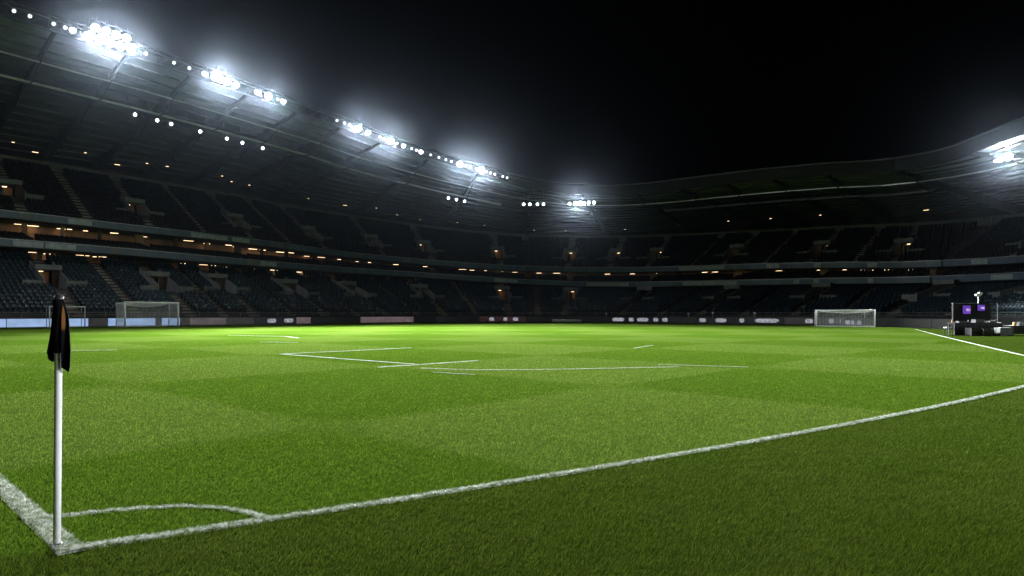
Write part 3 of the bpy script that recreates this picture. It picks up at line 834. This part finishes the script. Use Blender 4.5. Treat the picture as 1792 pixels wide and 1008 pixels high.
# ------------------------------------------------------------------ floodlights
def flood_meshes():
    body = MB()                                      # faces -Y, lens centre at the origin
    k = 16; R0, R1 = 0.5, 0.34
    pts = [(0.5, 0.0), (0.52, 0.05), (0.5, 0.10), (0.44, 0.34), (0.26, 0.46), (0.0001, 0.48)]
    for i, (r, y) in enumerate(pts):
        for j in range(k):
            t = 2 * math.pi * j / k; body.v.append((r * math.cos(t), y, r * math.sin(t)))
    for i in range(len(pts) - 1):
        for j in range(k):
            j2 = (j + 1) % k; body.f.append((i * k + j, i * k + j2, (i + 1) * k + j2, (i + 1) * k + j))
    lens = MB(); lens.v = [(0, 0.03, 0)] + [(0.47 * math.cos(2 * math.pi * j / k), 0.04, 0.47 * math.sin(2 * math.pi * j / k)) for j in range(k)]
    lens.f = [(0, 1 + j, 1 + (j + 1) % k) for j in range(k)]
    br = MB()
    for sx in (-1, 1): br.box(sx * 0.58 - 0.025, sx * 0.58 + 0.025, 0.14, 0.24, -0.05, 0.66)
    br.box(-0.605, 0.605, 0.14, 0.24, 0.661, 0.71); br.tube([(0, 0.19, 0.70), (0, 0.19, 1.0)], 0.04, 6)
    out = []
    for nm, mb in (('housing', body), ('lens', lens), ('bracket', br)):
        me = bpy.data.meshes.new(nm); me.from_pydata(mb.v, [], mb.f); me.update(); out.append(me)
    return out
HOUS, LENS, BRK = flood_meshes()
HOUS.materials.append(M['dark']); BRK.materials.append(M['steel'])
LENSES = {}
for k in ('lens_big', 'lens_mid', 'lens_small'):
    c = LENS.copy(); c.materials.append(M[k]); LENSES[k] = c
def floodlight(u, s, z, aim, size, kind, power, label, group, ang=110):
    p = Vector((*XY(u, s), z)); o = empty('floodlight', p)
    o.rotation_euler = (Vector(aim) - p).to_track_quat('-Y', 'Z').to_euler()
    o.scale = (size, size, size)
    for nm, me in (('housing', HOUS), ('lens', LENSES[kind]), ('bracket', BRK)):
        c = bpy.data.objects.new(nm, me); COL.objects.link(c); c.parent = o
    tag(o, label, 'floodlight', group)
    if power > 0:
        ld = bpy.data.lights.new('lamp', 'SPOT'); ld.energy = power * FLOOD; ld.color = (0.95, 0.98, 1.0)
        ld.spot_size = math.radians(ang); ld.spot_blend = 1.0; ld.shadow_soft_size = 0.4
        lo = bpy.data.objects.new('lamp', ld); COL.objects.link(lo); lo.parent = o
        lo.rotation_euler = (Vector((0, -1, 0))).to_track_quat('-Z', 'Z').to_euler(); lo.location = (0, -0.12, 0)
# along the left roof edge: u, class (3 main, 2 side, 1 small)
RAIL = [(37.5, 1), (38.8, 1), (40.8, 1), (41.8, 1), (42.5, 2), (44.0, 3), (45.0, 3), (46.0, 3), (47.0, 3), (48.0, 3), (49.5, 1), (52.5, 1), (54.2, 1), (56.0, 2),
        (57.2, 3), (57.9, 3), (58.6, 3), (59.8, 2), (62.5, 2), (64.0, 3), (65.2, 1), (66.0, 2), (74.0, 1), (75.2, 1), (76.0, 1), (77.5, 3), (79.2, 2), (81.2, 1), (82.0, 1),
        (83.0, 3), (84.0, 1), (85.0, 2), (86.2, 1), (86.9, 1), (87.6, 2), (89.0, 1), (90.2, 1), (91.2, 1), (92.0, 1), (93.2, 3), (94.0, 1), (94.7, 1),
        (95.7, 2), (96.3, 3), (96.9, 1), (97.5, 1), (98.1, 1), (99.2, 1), (99.8, 1)]
PW = {3: 48000, 2: 0, 1: 0}
for i, (u, c) in enumerate(RAIL):
    aim = (5 + random.uniform(-7, 7), 36 + random.uniform(-8, 8), 0)
    floodlight(u, 4.0, float(roof_t(u)) - 1.2, aim, {3: 1.15, 2: 0.85, 1: 0.46}[c], {3: 'lens_big', 2: 'lens_mid', 1: 'lens_small'}[c], PW[c],
               '%s floodlight from the left along the roof edge of the left stand%s' % (ordinal(i + 1), {3: ', blazing white', 2: '', 1: ', small and dim'}[c]), 'floodlights along the roof edge', 66)
for i, u in enumerate([52.2, 54.8, 56.5, 60.2, 63.8, 66.0, 69.0, 94.2, 95.1, 96.0]):
    floodlight(u, 14.9, float(deck_z(u, 15)) - 1.95, (10, 34, 0), 0.55, 'lens_mid', 0,
               '%s round lamp from the left hanging below the catwalk of the left stand' % ordinal(i + 1), 'lamps below the catwalk')
for i, (u, c) in enumerate([(102.2, 2), (103.0, 2), (104.0, 2), (104.8, 2), (108.2, 2), (109.0, 3), (109.55, 3), (110.1, 2), (110.7, 2), (111.4, 2)]):
    floodlight(u, 6.0, 19.0, (4, 38, 0), {3: 0.85, 2: 0.6}[c], {3: 'lens_big', 2: 'lens_mid'}[c], 16000 if c == 3 else 0,
               '%s lamp from the left in the racks hung at the far corner of the roof' % ordinal(i + 1), 'lamps in the corner racks', 58)
for i, (u, c) in enumerate([(158.1, 1), (158.8, 2), (160.0, 3)]):
    floodlight(u, 8.0, 17.4, (4, 30, 0), {3: 0.85, 2: 0.7, 1: 0.4}[c], {3: 'lens_big', 2: 'lens_mid', 1: 'lens_small'}[c], 30000 if c == 3 else 0,
               '%s lamp under the roof of the right stand at the picture edge' % ('small', 'middle', 'brightest')[i], 'lamps of the right stand')
for i, u in enumerate([44.5, 45.5, 46.5, 47.5]):  # upper row added to spread the main cluster's blaze; lenses only, no spots
    floodlight(u, 3.9, float(roof_t(u)) - 0.25, (6, 30, 0), 1.0, 'lens_big', 0,
               '%s added lamp from the left over the brightest roof cluster, spreading its blaze' % ordinal(i + 1), 'floodlights along the roof edge')
for i, u in enumerate([12.0, 20.0, 28.0]):
    floodlight(u, 4.0, float(roof_t(u)) - 1.2, (18, 85, 3) if u == 20.0 else (6, 30, 0), 0.9, 'lens_big', 3800 if u == 20.0 else 24000,
               '%s floodlight from the near end of the left roof, beyond the picture edge' % ordinal(i + 1), 'floodlights beyond the picture edge', 130 if u == 20.0 else 90)
for i, (u, pw, ang, aim) in enumerate([(190.0, 1800, 120, (-10, 50, 3)), (202.0, 1800, 120, (-10, 50, 3)), (214.0, 9000, 60, (0, 15, 0)), (226.0, 34000, 52, (-1, 13, 0)), (240.0, 9000, 60, (0, 15, 0))]):
    floodlight(u, 8.0, 17.4, aim, 0.9, 'lens_big', pw,
               '%s floodlight under the right roof, coming nearer, beyond the right picture edge' % ordinal(i + 1), 'floodlights beyond the picture edge', ang)
# racks that carry the corner lamps
for i, (ua, ub) in enumerate(((101.7, 105.3), (107.7, 111.9))):
    us = np.linspace(ua, ub, 8); mb = MB()
    for z in (19.75, 20.15): mb.tube([(*XY(u, 6.2), z) for u in us], 0.05, 6)
    for u in us: mb.tube([(*XY(u, 6.2), 19.75), (*XY(u, 6.2), 20.15)], 0.03, 5)
    r = mb.build('lamp_rack', M['rail'])
    tag(r, ('left', 'right')[i] + ' lamp rack hung from the roof at the far corner', 'rack', 'corner lamp racks')
    mb = MB()
    for u in (us[1], us[-2]): mb.tube([(*XY(u, 6.2), 20.15), (*XY(u, 6.2), float(deck_z(u, 6.2)) - 0.01)], 0.035, 6)
    mb.build('hanger', M['rail'], r)

# ------------------------------------------------------------------ advertising boards
def board_s(u): return np.interp(u, [0, 88, 104, 165, 206], [-0.8, -0.8, -6.0, -6.0, -6.0])
def board(u0, u1, face, label, marks=(), hgt=0.84):
    us = np.linspace(u0 + 0.03, u1 - 0.03, max(2, int((u1 - u0) / 1.2) + 1)); s = board_s(us)
    P, T, N = PT(us)
    def ring(ds, z): return np.column_stack([P + N * (s + ds)[:, None], np.full(len(us), z)])
    def prism(d0, d1, z0, z1, nm, m, parent=None, lean=0.0):
        rr = [ring(d0, z0), ring(d1, z0), ring(d1 + lean, z1), ring(d0 + lean, z1)]; n = len(us)
        V = np.stack(rr, 1).reshape(-1, 3); F = []
        for i in range(n - 1):
            for j in range(4): F.append((i * 4 + j, i * 4 + (j + 1) % 4, (i + 1) * 4 + (j + 1) % 4, (i + 1) * 4 + j))
        F += [(3, 2, 1, 0), ((n - 1) * 4, (n - 1) * 4 + 1, (n - 1) * 4 + 2, (n - 1) * 4 + 3)]
        me = bpy.data.meshes.new(nm); me.from_pydata([tuple(v) for v in V], [], F); me.update()
        return link(nm, me, m, parent)
    root = prism(0.0, 0.22, 0.003, hgt, 'advertising_board', M['board'])
    tag(root, label, 'board', 'advertising boards round the pitch')
    prism(-0.03, -0.003, 0.07, hgt - 0.02, 'display', M[face], root)
    for (f0, f1, z0, z1) in marks:
        ua, ub = u0 + (u1 - u0) * f0, u0 + (u1 - u0) * f1
        uu = np.array([ua, ub]); p, t_, n_ = PT(uu); q = p + n_ * (board_s(uu) - 0.055)[:, None]; q2 = p + n_ * (board_s(uu) - 0.034)[:, None]
        mb = MB(); zc = (z0 + z1) / 2; cut = (ub - ua) * 0.12
        # logo mark with clipped corners
        def at(f, z, back): 
            a = (q2 if back else q); return (*(a[0] + (a[1] - a[0]) * f), z)
        prof = [(0, z0 + (z1 - z0) * .3), (.12, z0), (.88, z0), (1, z0 + (z1 - z0) * .3), (1, z0 + (z1 - z0) * .75), (.85, z1), (.15, z1), (0, z0 + (z1 - z0) * .75)]
        vs = [at(f, z, False) for f, z in prof] + [at(f, z, True) for f, z in prof]
        mb.add(vs, [tuple(range(8)), tuple(reversed(range(8, 16)))] + [(j, 8 + j, 8 + (j + 1) % 8, (j + 1) % 8) for j in range(8)])
        mb.build('logo', M['led_white'], root)
    return root
W = lambda *fs: [(a, b, .2, .68) for a, b in fs]
board(29.0, 35.9, 'led_blue', 'glowing pale blue board at the left picture edge')
board(35.9, 42.5, 'led_blue', 'glowing pale blue board behind the corner flag')
board(42.5, 44.2, 'led_dim', 'dark board left of the big goal between two blue boards')
board(44.2, 48.7, 'led_blue', 'glowing pale blue board behind the left half of the big goal')
board(48.7, 49.3, 'led_dim', 'narrow dark board behind the big goal between two blue boards')
board(49.3, 51.2, 'led_blue', 'short glowing pale blue board behind the right post of the big goal')
board(51.2, 52.2, 'led_dim', 'narrow dark board just right of the big goal')
board(52.2, 56.3, 'led_grey', 'brownish grey lit board right of the big goal')
board(56.3, 59.6, 'led_dim', 'dull dark grey board beside the brownish grey board')
board(59.6, 65.0, 'led_black', 'black board with two white marks left of centre', W((.3, .5), (.7, .92)))
board(65.0, 67.0, 'led_pink', 'short pinkish board between two black boards')
board(67.0, 74.4, 'led_black', 'long plain black board between two pinkish boards')
board(74.4, 83.5, 'led_pink', 'long pinkish grey lit board left of the far corner')
board(83.5, 94.0, 'led_black', 'long black board approaching the far corner')
board(94.0, 101.8, 'led_red', 'dark red board with white marks at the far corner', W((.2, .3), (.5, .58), (.7, .82)))
board(101.8, 106.8, 'led_black', 'plain black board left of the white tarpaulin')
board(106.8, 118.0, 'led_black', 'plain black board behind the white tarpaulin')
board(118.0, 122.9, 'led_black', 'black board with a long white logo right of the tarpaulin', W((.1, .6), (.78, .94)))
board(122.9, 127.9, 'led_black', 'black board with three white logos below the far seats', W((.05, .4), (.55, .7), (.82, .98)))
board(127.9, 132.0, 'led_black', 'plain black board left of the tall white marker posts')
board(132.0, 137.0, 'led_black', 'black board with two white logos left of the small goal', W((.06, .24), (.5, .78)))
board(137.0, 143.0, 'led_black', 'black board with a white panel just left of the small goal', W((.1, .2), (.42, .9)))
board(143.0, 151.6, 'led_dim', 'dim board with small marks seen through the small goal net', W((.28, .38), (.58, .64), (.75, .8)))
board(151.6, 158.0, 'led_black', 'black board with three white panels right of the small goal', [(.05, .5, .12, .55), (.6, .76, .12, .55), (.84, .98, .12, .55)])
board(158.0, 163.5, 'led_black', 'plain black board left of the booth')
board(163.5, 170.0, 'led_black', 'black board passing behind the booth')
board(170.0, 178.0, 'led_black', 'black board at the right picture edge behind the booth')

# white tarpaulin roll lying before the boards near the far corner
us = np.linspace(106.8, 112.6, 12); mb = MB()
mb.tube([(*XY(float(u), -6.9), 0.22 + 0.02 * math.sin(i * 1.7)) for i, u in enumerate(us)], 0.215, 10)
tag(mb.build('tarpaulin_roll', M['tarp'], smooth=True), 'long white rolled tarpaulin lying before the boards at the far corner', 'tarpaulin')

# ------------------------------------------------------------------ goals
def goal(name, pl, pr, hgt, dvec, depth, label, r=0.055, netted=True, group='goals'):
    pl, pr = Vector((*pl, 0)), Vector((*pr, 0)); mid = (pl + pr) / 2; dv = Vector((*dvec, 0)).normalized()
    root = empty(name, mid); inv = Matrix.Translation(-mid)
    tag(root, label, 'goal', group)
    up = Vector((0, 0, 1)); parts = []
    for p in (pl, pr): parts.append(MB().tube([p, p + up * (hgt + r)], r, 12).build('post', M['white'], root, True))
    parts.append(MB().tube([pl + up * hgt, pr + up * hgt], r * 0.98, 12).build('crossbar', M['white'], root, True))
    for p in (pl, pr):
        parts.append(MB().tube([p + up * 0.05, p + dv * depth + up * 0.05], 0.04, 8).build('base_bar', M['white'], root, True))
        parts.append(MB().tube([p + dv * (depth + 0.1), p + dv * (depth + 0.1) + up * (hgt + 0.02)], 0.03, 8).build('back_stanchion', M['rail'], root, True))
    parts.append(MB().tube([pl + dv * depth + up * 0.05, pr + dv * depth + up * 0.05], 0.04, 8).build('base_bar', M['white'], root, True))
    if netted:
        w = (pr - pl).length; ax = (pr - pl).normalized()
        def back(f, g):      # f across, g up; net hangs in from the stanchions and sags along its top line
            sag = 0.16 * hgt * (1 - (2 * f - 1) ** 2) ** 0.8
            z = g * (hgt - sag - 0.05) + 0.03
            inn = 0.30 * math.sin(math.pi * min(1, g * 1.0)) * 0.6 + 0.18 * (1 - (2 * f - 1) ** 2)
            return pl + ax * (f * w) + dv * (depth - inn) + up * z
        net = MB(); cr = 0.011 if hgt > 2 else 0.0075; sp = 0.13
        nx, nz = int(w / sp), int(hgt / sp)
        for i in range(nx + 1): net.tube([back(i / nx, g / 6) for g in range(7)], cr, 3, False)
        for k in range(nz + 1): net.tube([back(i / 14, k / nz) for i in range(15)], cr, 3, False)
        nd = int(depth / sp)
        for sd, p in ((0.0, pl), (1.0, pr)):
            for i in range(nd + 1):
                f = i / nd
                net.tube([(p + up * (0.03 + (hgt - 0.03) * g / 4)).lerp(back(sd, g / 4), f) for g in range(5)], cr, 3, False)
            for k in range(nz + 1):
                net.tube([(p + up * (0.03 + (hgt - 0.03) * k / nz)), back(sd, k / nz)], cr, 3, False)
        for i in range(nx + 1):
            a = pl + ax * (i / nx * w) + up * hgt; net.tube([a, a.lerp(back(i / nx, 1), 0.5) - up * 0.04, back(i / nx, 1)], cr, 3, False)
        for k in range(1, nd):
            net.tube([(pl + ax * (i / 10 * w) + up * hgt).lerp(back(i / 10, 1), k / nd) for i in range(11)], cr, 3, False)
        parts.append(net.build('net', M['net'], root))
        parts.append(MB().tube([back(i / 20, 1) for i in range(21)], 0.035, 6).build('net_rope', M['net'], root))
        for sd in (0.0, 1.0):
            parts.append(MB().tube([back(sd, g / 8) for g in range(9)], 0.03, 6).build('net_rope', M['net'], root))
    for o in parts: o.matrix_parent_inverse = inv
    return root
goal('goal', (-36.4, 64.5), (-33.4, 68.6), 2.37, (-0.743, 0.669), 2.3, 'big white netted goal on the left in front of blue boards', 0.085)
goal('goal', (30.1, 68.0), (34.4, 65.0), 1.62, (0.5, 0.87), 1.2, 'smaller white netted goal on the right by the far stand', 0.065)
goal('goal', (-42.9, 63.6), (-41.0, 65.8), 1.95, (-0.743, 0.669), 0.9, 'narrow white goal frame without net right behind the corner flag', 0.05, False)

# ------------------------------------------------------------------ corner flag
FX, FY = -2.722, 4.10
fl = empty('corner_flag', (FX, FY, 0))
tag(fl, 'white corner pole with a limp black flag in the left foreground', 'corner flag')
MB().tube([(0, 0, 0.0), (0.004, 0, 0.5), (0.008, 0, 1.0), (0.012, 0, 1.485)], 0.0205, 24).build('pole', M['pole'], fl, True)
cap = MB(); cap.tube([(0.012, 0, 1.470), (0.012, 0, 1.496)], 0.0255, 24); cap.tube([(0.012, 0, 1.497), (0.012, 0, 1.502)], 0.021, 24)
cap.build('cap', M['blackcase'], fl, True)
MB().tube([(0, 0, 0.001), (0, 0, 0.022)], 0.034, 20, r2=0.027).build('ground_socket', M['blackcase'], fl, True)
# cloth: a sleeve round the pole with two folds hanging from it
def flag_material():
    m, nt, b = new_mat('flag_cloth')
    b.inputs['Roughness'].default_value = 0.95
    b.inputs['Specular IOR Level'].default_value = 0.03
    at = nt.nodes.new('ShaderNodeAttribute'); at.attribute_name = 'print'
    rp = nt.nodes.new('ShaderNodeValToRGB')
    e = rp.color_ramp.elements
    e[0].position = 0.2; e[0].color = (0.007, 0.0065, 0.009, 1)
    e[1].position = 0.75; e[1].color = (0.15, 0.07, 0.022, 1)
    nt.links.new(at.outputs['Fac'], rp.inputs['Fac']); nt.links.new(rp.outputs['Color'], b.inputs['Base Color'])
    g = nt.nodes.new('ShaderNodeTexCoord'); w = nt.nodes.new('ShaderNodeTexNoise'); w.inputs['Scale'].default_value = 90
    nt.links.new(g.outputs['Object'], w.inputs['Vector'])
    bp = nt.nodes.new('ShaderNodeBump'); bp.inputs['Strength'].default_value = 0.15
    nt.links.new(w.outputs['Fac'], bp.inputs['Height']); nt.links.new(bp.outputs['Normal'], b.inputs['Normal'])
    return m
M['flag'] = flag_material()
def flag_cloth():
    nz_, na = 40, 56; V = np.zeros((nz_ + 1, na + 1, 3)); PR = np.zeros((nz_ + 1, na + 1))
    top = 1.478
    for j in range(na + 1):
        f = j / na                                        # 0 left hem ... 1 right hem
        for i in range(nz_ + 1):
            g = i / nz_                                   # 0 top ... 1 bottom
            # hanging length across the cloth: left fold, sleeve in the middle, longer right fold
            ln = np.interp(f, [0, .26, .34, .36, .62, .64, .82, .92, 1.0], [0.322, 0.372, 0.372, 0.318, 0.318, 0.405, 0.438, 0.425, 0.39])
            z = top - g * ln
            dz = top - z
            xl = np.interp(dz, [0, .03, .10, .20, .325, .40], [-.030, -.034, -.046, -.063, -.087, -.062])
            xr = np.interp(dz, [0, .03, .10, .16, .30, .40, .44], [.031, .038, .055, .064, .079, .080, .064])
            if f < .34:
                k = f / .34; x = xl + (-.0275 - xl) * k; y = -.004 + 0.018 * math.sin(k * 5.2 + dz * 5) * min(1, dz / .1) + .006
            elif f < .64:
                k = (f - .34) / .30; t = math.pi * (1 - k); rr = .0285 + .0022 * math.sin(dz * 26 + k * 7)
                x = rr * math.cos(t); y = -rr * math.sin(t) * 1.02
            else:
                k = (f - .64) / .36; x = .0285 + (xr - .0285) * k; y = -.006 - 0.020 * math.sin(k * 5.2 + 0.5 + dz * 4) * min(1, dz / .1)
            V[i, j] = (x + .012, y, z)
            if .55 < f < .90: PR[i, j] = min(1, 1.6 * max(0, 1 - abs(f - .71) / .13)) * float(np.interp(dz, [.02, .06, .15, .20], [0, 1, 1, 0]))
    me = np_mesh('flag', V.reshape(-1, 3), np.array([(i * (na + 1) + j, i * (na + 1) + j + 1, (i + 1) * (na + 1) + j + 1, (i + 1) * (na + 1) + j) for i in range(nz_) for j in range(na)]), True)
    at = me.attributes.new('print', 'FLOAT', 'POINT'); at.data.foreach_set('value', PR.ravel().astype(np.float32))
    o = link('flag', me, M['flag'], fl)
    sol = o.modifiers.new('thickness', 'SOLIDIFY'); sol.thickness = 0.0016; sol.offset = 0
flag_cloth()

# ------------------------------------------------------------------ booth on the right: platform, screens, cases
B0 = empty('screen_backdrop', (29.02, 43.0, 0))
tag(B0, 'black booth backdrop holding two purple screens on the right run-off', 'backdrop')
MB().box(-1.35, 1.02, 0, 0.12, 0.85, 1.97).build('panel', M['black'], B0)
MB().box(-1.38, 0.2, -0.02, 0.14, 1.972, 2.0).build('top_bar', M['rail'], B0)
fr = MB(); fr.box(1.03, 1.5, 0.02, 0.06, 1.985, 2.015); fr.box(1.46, 1.5, 0.02, 0.06, 0.1, 1.984); fr.build('side_frame', M['dark'], B0)
for x0, x1, z0, z1 in ((-0.80, -0.27, 1.30, 1.86), (0.13, 0.62, 1.50, 1.90)):
    sc = MB().box(x0, x1, -0.05, -0.003, z0, z1).build('screen', M['blackcase'], B0)
    MB().box(x0 + .02, x1 - .02, -0.06, -0.053, z0 + .02, z1 - .02).build('picture', M['purple'], sc)
    MB().box(x0 + (x1 - x0) * .45, x1 - .05, -0.068, -0.062, z0 + (z1 - z0) * .35, z0 + (z1 - z0) * .62).build('bright_patch', M['violet_hi'], sc)
for x in (-1.2, 0.9): MB().box(x - .04, x + .04, 0.02, 0.1, 0.0, 0.848).build('leg', M['dark'], B0)
mast = empty('lamp_mast', (29.45, 43.3, 0))
tag(mast, 'thin white mast with a small lamp head rising above the purple screens', 'mast')
MB().tube([(0, 0, 0), (0, 0, 2.48)], 0.035, 10, r2=0.028).build('pole', M['white'], mast, True)
hd = MB()
hd.hexa([(-.16, -.08, 2.46), (.10, -.08, 2.44), (.10, .06, 2.44), (-.16, .06, 2.46), (-.20, -.10, 2.56), (.22, -.10, 2.62), (.22, .08, 2.62), (-.20, .08, 2.56)])
hd.hexa([(0, -.07, 2.60), (.24, -.07, 2.58), (.24, .05, 2.58), (0, .05, 2.60), (.02, -.07, 2.68), (.22, -.07, 2.68), (.22, .05, 2.68), (.02, .05, 2.68)])
hd.build('lamp_head', M['white'], mast); MB().tube([(.08, 0, 2.68), (.11, 0, 2.82)], .012, 6).build('aerial', M['dark'], mast)
for k in range(3):
    a = k * 2.094 + .4; MB().tube([(0, 0, .5), (.45 * math.cos(a), .45 * math.sin(a), 0.02)], .02, 6).build('leg', M['dark'], mast)
pt = empty('draped_table', (28.45, 42.1, 0))
tag(pt, 'long table draped in black below the purple screens', 'table')
MB().box(-1.5, 1.45, -0.35, 0.4, 0.72, 0.78).build('table_top', M['blackcase'], pt)
V = []; n = 60
for i in range(n + 1):
    x = -1.49 + 2.93 * i / n; y = -0.37 - 0.03 * math.sin(i * 1.9) - 0.015 * math.sin(i * .8)
    V += [(x, -0.352, 0.775), (x, y, 0.02), (x, y + 0.012, 0.02), (x, -0.34, 0.775)]
F = []
for i in range(n):
    for j in range(4): F.append((i * 4 + j, i * 4 + (j + 1) % 4, (i + 1) * 4 + (j + 1) % 4, (i + 1) * 4 + j))
link('drape', np_mesh('drape', V, F), M['black'], pt)
for x in (-1.4, 1.38):
    for y in (-.25, .32): MB().box(x - .03, x + .03, y - .03, y + .03, 0, .718).build('leg', M['dark'], pt)
def case(name, loc, sz, label, mm='blackcase', edge=True, rz=0.0, catg='case', grp='equipment of the booth'):
    o = empty(name, loc); o.rotation_euler.z = rz; x, y, z = sz
    MB().box(-x / 2, x / 2, -y / 2, y / 2, 0.0, z * .72).build('body', M[mm], o)
    MB().box(-x / 2, x / 2, -y / 2, y / 2, z * .735, z).build('lid', M[mm], o)
    if edge:
        for sx in (-1, 1):
            for sy in (-1, 1): MB().box(sx * x / 2 - .02, sx * x / 2 + .02, sy * y / 2 - .02, sy * y / 2 + .02, 0.01, z + .01).build('corner_trim', M['alu'], o)
        MB().box(-x / 2 + .03, x / 2 - .03, -y / 2 - .015, -y / 2 - .002, z * .70, z * .76).build('lid_trim', M['alu'], o)
    tag(o, label, catg, grp); return o
case('flight_case', (27.75, 41.2, 0), (.62, .5, .48), 'black flight case with pale edges on the grass left of the booth front')
case('flight_case', (28.3, 41.0, 0), (.5, .45, .42), 'low black flight case on the grass at the middle of the booth front')
case('equipment_crate', (29.3, 41.1, 0), (.5, .45, .5), 'pale grey crate on the grass at the right of the booth front', 'crate', False, .15, 'crate')
case('mixing_console', (28.55, 42.0, .781), (.55, .4, .2), 'pale silver console on the draped table', 'alu', False, 0, 'console')
case('equipment_box', (27.7, 42.1, .781), (.7, .3, .09), 'flat pale box at the left of the draped table', 'alu', False, 0, 'box')
case('equipment_box', (29.45, 42.1, .781), (.5, .3, .11), 'flat pale box at the right of the draped table', 'alu', False, .1, 'box')
case('side_case', (30.35, 42.0, 0), (.42, .4, .5), 'grey trolley case right of the draped table', 'crate', True, .2)
for i, (x, z, m_, lb) in enumerate(((26.95, .2, 'orange', 'reddish'), (27.95, .16, 'white', 'white'), (28.95, .19, 'white', 'slim white'))):
    o = MB(); rz = [(.035, 0), (.037, z * .6), (.014, z * .8), (.016, z)]
    for k in range(3): o.tube([(0, 0, rz[k][1]), (0, 0, rz[k + 1][1])], rz[k][0], 10, True, rz[k + 1][0])
    o = o.build('bottle', M[m_], None, True); o.location = (x + .1, 42.15, .781)
    tag(o, lb + ' bottle standing on the draped table', 'bottle', 'bottles on the draped table')
st = empty('stool', (26.72, 42.0, 0)); tag(st, 'small stool with a pale seat left of the draped table', 'stool')
MB().box(-.19, .19, -.17, .17, .46, .51).build('seat', M['tarp'], st)
for sx in (-.15, .15):
    for sy in (-.13, .13): MB().tube([(sx * 1.1, sy * 1.1, 0), (sx, sy, .459)], .018, 6).build('leg', M['dark'], st)
cb = MB(); cb.tube([(26.2 + .22 * i, 41.0 + .12 * math.sin(i * 1.3) , .035) for i in range(24)], .02, 6)
tag(cb.build('cable', M['black']), 'black cable lying on the grass before the booth', 'cable')
# low dark screen and kit at the far right
case('wide_case', (33.0, 45.4, 0), (2.2, .5, .55), 'long low black case at the right picture edge', 'blackcase', False)
case('orange_bag', (33.2, 45.3, .555), (.16, .14, .22), 'small orange bag on the long black case', 'orange', False, 0, 'bag')
case('silver_box', (33.75, 45.3, .555), (.6, .25, .22), 'silver box on the long black case at the picture edge', 'alu', False, 0, 'box')

# small upright markers and cameras before the boards of the far end
def tripod(x, y, h, label):
    o = empty('camera_tripod', (x, y, 0)); tag(o, label, 'tripod', 'small tripods before the far boards')
    MB().tube([(0, 0, h * .35), (0, 0, h * .86)], .035, 8).build('column', M['white'], o)
    for k in range(3):
        a = 2.094 * k + .5; MB().tube([(0, 0, h * .5), (.22 * math.cos(a), .22 * math.sin(a), 0.0)], .02, 6).build('leg', M['rail'], o)
    hd = MB().box(-.12, .12, -.1, .1, h * .86, h); hd.tube([(0, -.1, h * .93), (0, -.24, h * .93)], .06, 8); hd.build('camera', M['white'], o)
for (u, h, lb) in ((116.6, 1.35, 'lone white tripod right of the white tarpaulin'), (133.6, 1.5, 'tall white tripod before the seats left of the small goal'), (130.2, 1.35, 'thin tripod left of the tall white tripod'),
                   (139.0, 1.45, 'white tripod just left of the small goal'), (156.4, 1.75, 'tall thin tripod right of the small goal')):
    p = XY(u, -4.9); tripod(float(p[0]), float(p[1]), h, lb)

# ------------------------------------------------------------------ haze in the floodlit air
HZM = bpy.data.materials.new('night_haze'); HZM.use_nodes = True
nt = HZM.node_tree; nt.nodes.remove(nt.nodes['Principled BSDF'])
pv = nt.nodes.new('ShaderNodeVolumePrincipled')
pv.inputs['Color'].default_value = (0.66, 0.80, 1.0, 1)
pv.inputs['Density'].default_value = 0.000033
pv.inputs['Anisotropy'].default_value = 0.978
nt.links.new(pv.outputs['Volume'], nt.nodes['Material Output'].inputs['Volume'])
hz = MB().box(-127, 127, -47, 197, -1.0, 46.0).build('haze', HZM)
tag(hz, 'thin night haze glowing round the floodlights', 'haze', kind='stuff')
